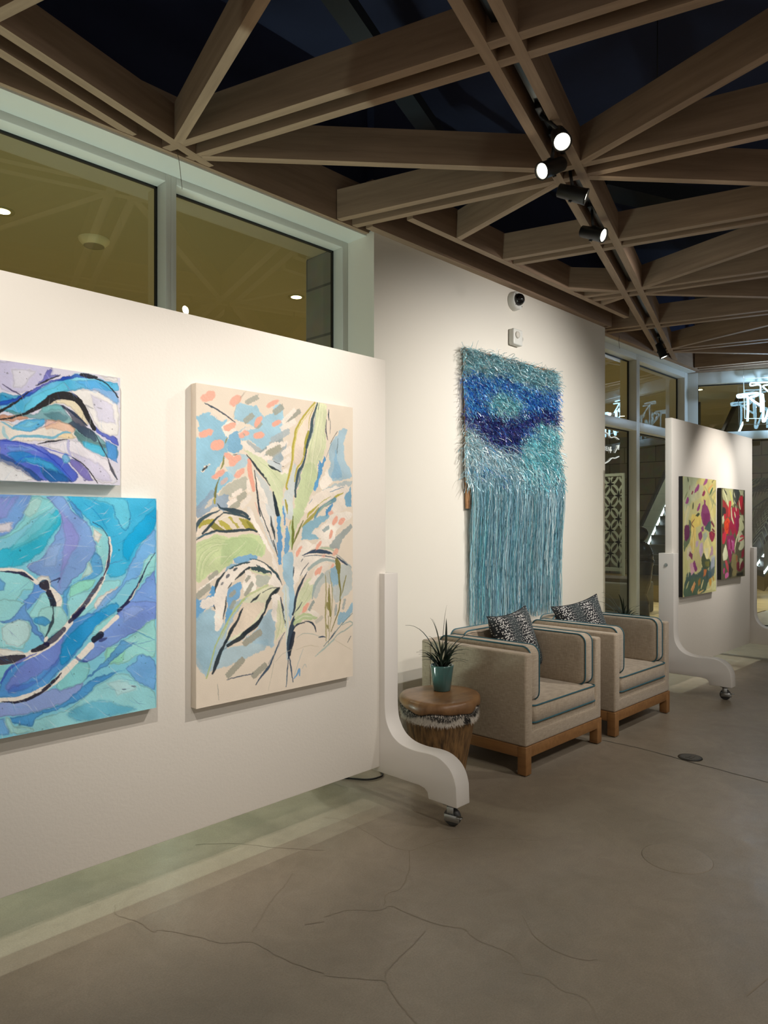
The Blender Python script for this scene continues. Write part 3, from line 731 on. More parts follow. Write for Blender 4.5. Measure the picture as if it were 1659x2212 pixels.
make_stump((5.84, 2.77, 0), 'round tree stump side table mostly hidden behind the farther armchair')
glaze = mat('teal_glaze', (62, 98, 96), 0.12, coat=0.5); blade = mat('grass_blade', (30, 44, 30), 0.45, alt=(18, 27, 20), noise=30)
grit = mat('white_gravel', (170, 170, 165), 0.9, alt=(60, 60, 56), noise=120)
RV = Vector((0.6947, -0.7193, 0)); FV = Vector((0.7193, 0.6947, 0))
def plant(loc, tips, s, label, seed):
    """tips: offsets of the blade tips (right, up) in metres"""
    t = thing('potted_grass', label, 'potted plant', loc, group='potted grasses')
    pot = MB().lathe([(0.046, 0), (0.050, 0.004), (0.062, 0.10), (0.0675, 0.14), (0.0685, 0.148), (0.064, 0.149), (0.060, 0.138), (0.05, 0.125)], 36).build('pot', glaze, t)
    MB().lathe([(0.0001, 0.132), (0.057, 0.13)], 24, caps=False).build('gravel', grit, t)
    rs = random.Random(seed)
    allt = [(a, b, rs.uniform(-0.25, 0.25) * math.hypot(a, b)) for a, b in tips]
    for k in range(26):
        a = rs.uniform(0, math.pi); l = rs.uniform(0.07, 0.15); allt.append((l * math.cos(a) * 1.1, 0.02 + l * math.sin(a) * 0.8, rs.uniform(-0.12, 0.12)))
    for (dx, dz, dd) in allt:
        b0 = RV * rs.uniform(-0.02, 0.02) + FV * rs.uniform(-0.02, 0.02) + Vector((0, 0, 0.125))
        tip = RV * dx + FV * dd + Vector((0, 0, 0.14 + dz)); L = (tip - b0).length
        mid = b0 + RV * (dx * 0.38) + FV * (dd * 0.38) + Vector((0, 0, max(0.015 + dz, 0.02) * 0.80 + 0.30 * abs(dx))) ; q = []
        for i in range(10):
            u = i / 9; q.append(b0 * (1 - u) ** 2 + mid * 2 * u * (1 - u) + tip * u * u)
        b = MB(); side = (q[-1] - q[0]).cross(Vector((0, 0, 1)));
        if side.length < 1e-4: side = RV.copy()
        side.normalize(); side = (side + RV * 0.6 * rs.choice((-1, 1))).normalized(); vs = []
        for i, p in enumerate(q):
            w = 0.0078 * (1 - (i / 9) ** 2.2) * (0.75 + 0.25 * math.sin(math.pi * i / 9)) + 0.0004
            vs += [p - side * w, p + Vector((0, 0, 0.0015)), p + side * w]
        fs = []
        for i in range(9): fs += [(3 * i, 3 * i + 1, 3 * i + 4, 3 * i + 3), (3 * i + 1, 3 * i + 2, 3 * i + 5, 3 * i + 4)]
        b.add(vs, fs, True); b.build('blade', blade, t)
    return t
plant((3.234, 2.655, 0.4805), [[-0.214,0.242],[-0.068,0.278],[-0.058,0.275],[0.03,0.351],[0.026,0.275],[-0.079,0.18],[-0.109,0.158],[-0.13,0.085],[-0.119,0.056],[0.241,0.198],[0.125,0.158],[0.125,0.136],[0.157,0.089],[0.132,0.071],[0.088,0.045],[0.059,0.154],[0.099,0.122],[0.161,0.114],[-0.116,0.14]], 1, 'grass plant in a glossy teal pot on the near stump table', 3)
plant((5.84, 2.79, 0.4805), [[-0.204,0.238],[-0.273,0.147],[-0.067,0.231],[-0.182,0.193],[-0.162,0.11],[0.024,0.139],[0.238,0.116],[0.223,0.059],[-0.124,0.048],[0.116,0.12],[-0.01,0.193],[-0.17,0.124],[0.055,0.086]], 1, 'grass plant whose blades rise behind the farther armchair', 8)

# ------------------------------------------------------------------ tinsel wall hanging
tp = thing('tinsel_wall_hanging', 'long shaggy blue and teal tinsel hanging on the white wall above the armchairs', 'wall hanging', (4.98, 3.34, 0.66))
cork = mat('cork_backing', (172, 128, 88), 0.85, alt=(140, 98, 62), noise=20)
b = MB(); b.add([(-0.665, -0.004, 2.115), (0.625, -0.004, 2.13), (0.63, -0.004, 0.9), (-0.64, -0.004, 0.9), (-0.665, -0.018, 2.115), (0.625, -0.018, 2.13), (0.63, -0.018, 0.9), (-0.64, -0.018, 0.9)],
      [(0, 1, 2, 3), (7, 6, 5, 4), (0, 4, 5, 1), (1, 5, 6, 2), (2, 6, 7, 3), (3, 7, 4, 0)]); b.build('backing', cork, tp)
tin = vcol_mat('tinsel_strips', 'paint', 0.3, 0.12, spec=0.8)
TEAL = [(128, 178, 188), (98, 154, 168), (196, 224, 228), (76, 126, 142), (146, 194, 202)]
BLUE = [(34, 112, 204), (24, 84, 172), (64, 150, 220), (26, 66, 146), (96, 176, 226)]
NAVY = [(34, 36, 106), (52, 50, 130), (24, 26, 80), (70, 74, 156), (30, 52, 120)]
AQUA = [(130, 206, 212), (90, 178, 192), (176, 226, 226), (66, 150, 172), (110, 190, 200)]
SILV = [(168, 204, 214), (206, 228, 232), (130, 176, 194), (112, 160, 180), (230, 242, 244)]
FRNG = [(158, 196, 210), (130, 178, 196), (182, 212, 220), (104, 152, 174), (214, 232, 236), (146, 188, 206)]
def zone(u, v, rs):
    """u 0..1 across, v 0 (top) .. 1 (bottom) in the shag area"""
    u += rs.gauss(0, 0.03); v += rs.gauss(0, 0.018)
    if rs.random() < 0.06: return SILV
    if (u - 0.13) ** 2 * 3 + (v - 0.90) ** 2 * 40 < 0.03 and rs.random() < 0.7: return BLUE
    if (u - 0.33) ** 2 * 4 + (v - 0.95) ** 2 * 40 < 0.03 and rs.random() < 0.5: return BLUE
    if (u - 0.66) ** 2 * 6 + (v - 0.56) ** 2 * 50 < 0.05 and rs.random() < 0.7: return BLUE
    if v < 0.17 - 0.02 * math.sin(7 * u) + 0.03 * (u < 0.3): return TEAL
    if (u - 0.37) ** 2 * 3.2 + (v - 0.37) ** 2 * 13 < 0.12: return AQUA if rs.random() < 0.5 else TEAL
    lo = np.interp(u, [0, 0.1, 0.25, 0.5, 0.62, 0.8, 1], [0.50, 0.48, 0.46, 0.445, 0.40, 0.33, 0.35])
    hi = np.interp(u, [0, 0.08, 0.25, 0.5, 0.56, 0.64, 0.8, 1], [0.56, 0.60, 0.71, 0.73, 0.64, 0.52, 0.45, 0.46])
    if v < lo: return BLUE if rs.random() < 0.93 else AQUA
    if v < hi: return NAVY if rs.random() < 0.85 else BLUE
    if u > 0.52: return AQUA if rs.random() < 0.75 else SILV
    return SILV
rs = random.Random(11)
def ribbons(nm, gen, n, parent, steps):
    V_ = []; F_ = []; C_ = []
    for k in range(n):
        P, w, c = gen(k); o = len(V_)
        ax = Vector((rs.gauss(0, 1), rs.gauss(0, 0.6), rs.gauss(0, 0.4))); ax.normalize()
        for i, p in enumerate(P):
            d = (P[min(i + 1, len(P) - 1)] - P[max(i - 1, 0)]); sd = d.cross(ax)
            sd = sd.normalized() * w if sd.length > 1e-6 else Vector((w, 0, 0))
            V_ += [p - sd, p + sd]; C_ += [c, c]
        for i in range(len(P) - 1): F_.append((o + 2 * i, o + 2 * i + 1, o + 2 * i + 3, o + 2 * i + 2))
    me = D.meshes.new(nm); me.from_pydata([tuple(v) for v in V_], [], F_); me.materials.append(tin)
    ca = me.color_attributes.new('paint', 'FLOAT_COLOR', 'POINT'); ca.data.foreach_set('color', np.array([list(c) + [1.0] for c in C_], dtype=np.float32).ravel())
    me.update(); o = D.objects.new(nm, me); COL.objects.link(o); o.parent = parent; o['kind'] = 'stuff'
    return o
def jit(c, rs, k=0.22):
    f = 1 + rs.uniform(-k, k * 1.3); return tuple(min(1.0, x * f) for x in c)
def shag(k):
    u = rs.random(); v = rs.random(); x = -0.70 + 1.35 * u + (0.035 * v); z = 2.12 - v * 1.02
    # ragged left edge in the middle
    if 0.38 < v < 0.9: x = max(x, -0.675 + 0.02 * rs.random())
    p = Vector((x, -0.02, z)); P = [p.copy()]
    dr = Vector((rs.gauss(0, 0.95), -abs(rs.gauss(0.9, 0.5)), rs.gauss(-0.2 - 0.7 * max(0, v - 0.6), 0.8))).normalized()
    L = rs.uniform(0.035, 0.095) * (1.0 + 0.4 * (v > 0.7)); n = 5; curl = Vector((rs.gauss(0, 0.8), rs.gauss(0.1, 0.4), rs.gauss(-0.5, 0.7)))
    for i in range(n):
        p = p + dr * (L / n); dr = (dr + curl * 0.22 + Vector((0, 0, -0.16 - 0.15 * v))).normalized()
        if p.y > -0.006: p.y = -0.006
        P.append(p.copy())
    c = lin(rs.choice(zone(u, v, rs)))
    return P, rs.uniform(0.0009, 0.0019), jit(tuple(x * 1.2 for x in c), rs, 0.45)
def fringe(k):
    u = rs.random(); x = -0.60 + 1.30 * u; z = rs.uniform(0.98, 1.22) + (0.10 * u)
    L = z - max(0.0, rs.gauss(0.03 + 0.05 * u, 0.05)); layer = -0.022 - 0.045 * rs.random(); P = []; n = 22; ph = rs.uniform(0, 6.3); am = rs.uniform(0.003, 0.012); dx = rs.gauss(0, 0.016)
    if rs.random() < 0.35: L *= rs.uniform(0.15, 0.8); layer -= 0.02
    for i in range(n):
        t = i / (n - 1); P.append(Vector((x + dx * t + am * math.sin(ph + 9 * t) + 0.45 * am * math.sin(ph * 2 + 23 * t) + 0.0022 * math.sin(ph * 5 + 61 * t), layer * (0.6 + 0.4 * math.sin(math.pi * min(1, t * 1.1 + 0.25))), z - L * t)))
    c = lin(rs.choice(FRNG if rs.random() < 0.85 else AQUA))
    return P, rs.uniform(0.0009, 0.0019), jit(c, rs, 0.4)
ribbons('tinsel_fringe', fringe, 3000, tp, 13)
ribbons('tinsel_shag', shag, 25000, tp, 5)

# ------------------------------------------------------------------ small wall fittings
sc_ = thing('security_camera', 'white round dome security camera high on the wall', 'security camera', (5.0, YW, 3.275))
Mx = Matrix.Rotation(R(90), 4, 'X')
plas = mat('white_plastic', (214, 214, 208), 0.4)
MB().lathe([(0.078, 0.0), (0.078, 0.01), (0.074, 0.045), (0.066, 0.055), (0.05, 0.058)], 36, Mx).build('housing', plas, sc_)
MB().lathe([(0.05, 0.055), (0.049, 0.075), (0.04, 0.095), (0.025, 0.108), (0.008, 0.113), (0.001, 0.1135)], 32, Mx @ Matrix.Rotation(R(-12), 4, 'Y')).build('dome', mat('smoked_dome', (10, 10, 12), 0.06), sc_)
for a in (45, 135, 225, 315): MB().lathe([(0.004, 0.05), (0.004, 0.058)], 8, Mx @ Matrix.Translation((0.062 * math.cos(R(a)), 0.062 * math.sin(R(a)), 0))).build('screw', mat('dark_screw', (50, 50, 50), 0.5), sc_)
em = thing('emergency_light', 'small white boxed emergency light on the wall below the security camera', 'emergency light', (5.0, YW, 2.97))
MB().prism(rrect(-0.068, 0.068, -0.062, 0.068, 0.012, 3), -0.052, 0, 'Y').build('case', plas, em, bevel=(0.01, 3))
MB().lathe([(0.024, 0.05), (0.029, 0.054), (0.027, 0.062), (0.012, 0.064), (0.006, 0.062)], 24, Mx @ Matrix.Translation((-0.018, 0.018, 0))).build('lamp_head', mat('clear_lamp', (205, 200, 190), 0.15), em)
MB().lathe([(0.026, 0.0), (0.024, 0.012), (0.01, 0.02)], 24, Matrix.Translation((0.066, -0.026, 0.0)) @ Matrix.Rotation(R(90), 4, 'Y')).build('lamp_head', mat('clear_lamp', (205, 200, 190), 0.15), em)
# ------------------------------------------------------------------ floor fittings
fb = thing('floor_outlet', 'small round dark metal outlet cover set in the concrete floor', 'floor outlet', (4.51, 1.725, 0))
MB().lathe([(0.072, 0.0), (0.070, 0.004), (0.058, 0.005)], 36).build('ring', mat('outlet_ring', (66, 62, 56), 0.4, metal=0.6), fb)
b = MB(); b.lathe([(0.056, 0.004), (0.055, 0.006)], 32); b.box(-0.03, 0.03, -0.02, -0.004, 0.006, 0.0075); b.box(-0.03, 0.03, 0.004, 0.02, 0.006, 0.0075)
b.build('cover', mat('outlet_cover', (84, 80, 72), 0.45, metal=0.4), fb)
cp = MB().lathe([(0.145, 0.0), (0.142, 0.0012), (0.138, 0.0014), (0.02, 0.0014)], 48).build('floor_patch', concrete_m)
cp.location = (3.12, 1.25, 0); tag(cp, 'faint round patched disc in the concrete floor at the lower right', 'floor patch')
# cables
cb_ = MB().tube(catmull([(2.62, 3.3, 0.008), (2.70, 3.10, 0.008), (2.80, 2.94, 0.008), (2.84, 2.88, 0.008), (2.90, 2.855, 0.008), (2.97, 2.88, 0.008), (3.06, 3.05, 0.008), (3.15, 3.3, 0.008)], 6), 0.0055, 8).build('power_cable', black_m)
tag(cb_, 'black cable loop lying on the floor behind the foreground display wall', 'cable')
cw = MB().tube(catmull([(3.48, 2.93, 0.005), (3.55, 2.86, 0.005), (3.66, 2.87, 0.005), (3.80, 2.98, 0.005), (3.84, 3.3, 0.005)], 6), 0.004, 8).build('power_cable', mat('white_cable', (190, 188, 180), 0.5))
tag(cw, 'thin white cable on the floor beneath the near armchair', 'cable')
w1 = MB().tube(catmull([(1.942, 3.38, 3.392), (1.945, 3.36, 3.34), (1.955, 3.36, 3.27), (1.965, 3.36, 3.19)], 4), 0.0015, 6).build('loose_wire', mat('wire_grey', (120, 112, 98), 0.6))
tag(w1, 'thin loose wire dangling from the timber grid over the left windows', 'wire')
w2 = MB().tube(catmull([(7.05, 3.42, 3.39), (7.04, 3.42, 3.33), (7.06, 3.42, 3.26)], 4), 0.002, 6).build('loose_wire', black_m)
tag(w2, 'thin dark wire dangling over the far side windows', 'wire')

# ------------------------------------------------------------------ lighting track with spot lamps
tr = thing('lighting_track', 'black lighting track recessed between the double timber beams', 'track', (O.x, O.y, H))
b = MB(); b.box(-2.5, 5.9, -0.019, 0.019, 0.075, 0.105); b.build('rail', mat('track_black', (26, 26, 27), 0.35), tr)
tr.rotation_euler = (0, 0, AU)
MB().box(-2.5, 5.9, -0.008, 0.008, 0.072, 0.076).build('conductor_slot', mat('track_slot', (74, 76, 78), 0.3, metal=0.8), tr)
head_m = mat('lamp_head_black', (20, 20, 21), 0.42)
FIX = [((3.053, 1.779, 3.29), (1.55, 0.55, 1.6), 22, 'brightest spotlight, its lens turned straight to the room, topmost on the track'),
       ((3.27, 1.955, 3.285), (2.426, 2.18, 2.83), 22, 'spotlight turned down to the left, just past the brightest one'),
       ((3.60, 2.02, 3.28), (4.05, 1.20, 2.93), 26, 'spotlight seen from the side behind the beam crossing, lens to the right'),
       ((4.184, 2.205, 3.28), (4.22, 1.30, 2.88), 26, 'spotlight fourth along the track, lens half turned to the room'),
       ((7.575, 3.20, 3.29), (7.7, 2.9, 2.4), 20, 'small far spotlight at the end of the track over the second display wall')]
def fixture(pos, tgt, label):
    t = thing('track_spotlight', 'black ' + label, 'spotlight', pos, group='spotlights on the track')
    p = Vector(pos); uv = p.to_2d() - O; u = uv.dot(eu); base = UV(u, 0.0)
    local = Vector((base.x - p.x, base.y - p.y, H + 0.075 - p.z))
    Mz = Matrix.Rotation(AU, 4, 'Z')
    MB().box(-0.06, 0.06, -0.017, 0.017, -0.03, 0.0, Matrix.Translation(local) @ Mz).build('adapter', head_m, t, bevel=(0.003, 2))
    MB().tube([local + Vector((0, 0, -0.03)), Vector((0, 0, 0.03))], 0.009, 10).build('stem', head_m, t)
    q = (Vector(tgt) - p).to_track_quat('Z', 'Y').to_matrix().to_4x4()
    body = MB().lathe([(0.028, -0.085), (0.036, -0.08), (0.038, -0.02), (0.0395, -0.018), (0.0395, -0.012), (0.041, -0.01), (0.043, 0.065), (0.0445, 0.07), (0.0445, 0.08), (0.038, 0.08), (0.036, 0.07)], 32, q, caps=False)
    body.lathe([(0.0005, -0.085), (0.028, -0.085)], 32, q, caps=False)
    bo = body.build('lamp_body', head_m, t)
    MB().lathe([(0.0005, 0.071), (0.0365, 0.071)], 32, q, caps=False).build('lens', lens_m, bo)
    y = MB(); sd = q.to_3x3() @ Vector((1, 0, 0))
    y.box(-0.006, 0.006, -0.048, 0.048, -0.008, 0.008, q @ Matrix.Translation((0, 0, 0)) @ Matrix.Rotation(0, 4, 'Z'))
    y.build('pivot', head_m, t)
    return t
for p, g, pw, lab in FIX:
    fixture(p, g, lab)
    d = (Vector(g) - Vector(p)).normalized()
    spot('track_lamp_light', Vector(p) + d * 0.095, g, pw, WARM, 80, 1.0, 0.025)
# services above the grid
def duct(a, b_, w, label, m, nm):
    A, B = Vector(a), Vector(b_); dd = B - A
    o = MB().box(0, dd.length, -w / 2, w / 2, 0, w * 0.6).build(nm, m)
    o.location = A; o.rotation_euler = (0, 0, math.atan2(dd.y, dd.x)); tag(o, label, 'duct'); return o
duct((0.5, 1.9, 3.95), (3.8, 4.0 - 0.9, 3.95), 0.12, 'dark painted duct above the timber grid, over the left half', duct_m, 'ceiling_duct')
duct((3.2, -1.5, 3.85), (7.6, 2.9, 3.85), 0.16, 'dark painted duct above the timber grid, over the armchairs', duct_m, 'ceiling_duct')
duct((5.0, 2.6, 3.95), (8.9, 1.0, 3.95), 0.22, 'wide dark duct above the timber grid, towards the far window wall', duct_m, 'ceiling_duct')
for (x, y, zz, lab) in ((3.62, 1.55, 4.34, 'thin black hanging wire above the grid, beside the brightest spotlight'),):
    o = MB().tube([(x, y, H + 0.18), (x, y, zz)], 0.003, 6).build('hanger_wire', black_m); tag(o, lab, 'wire')

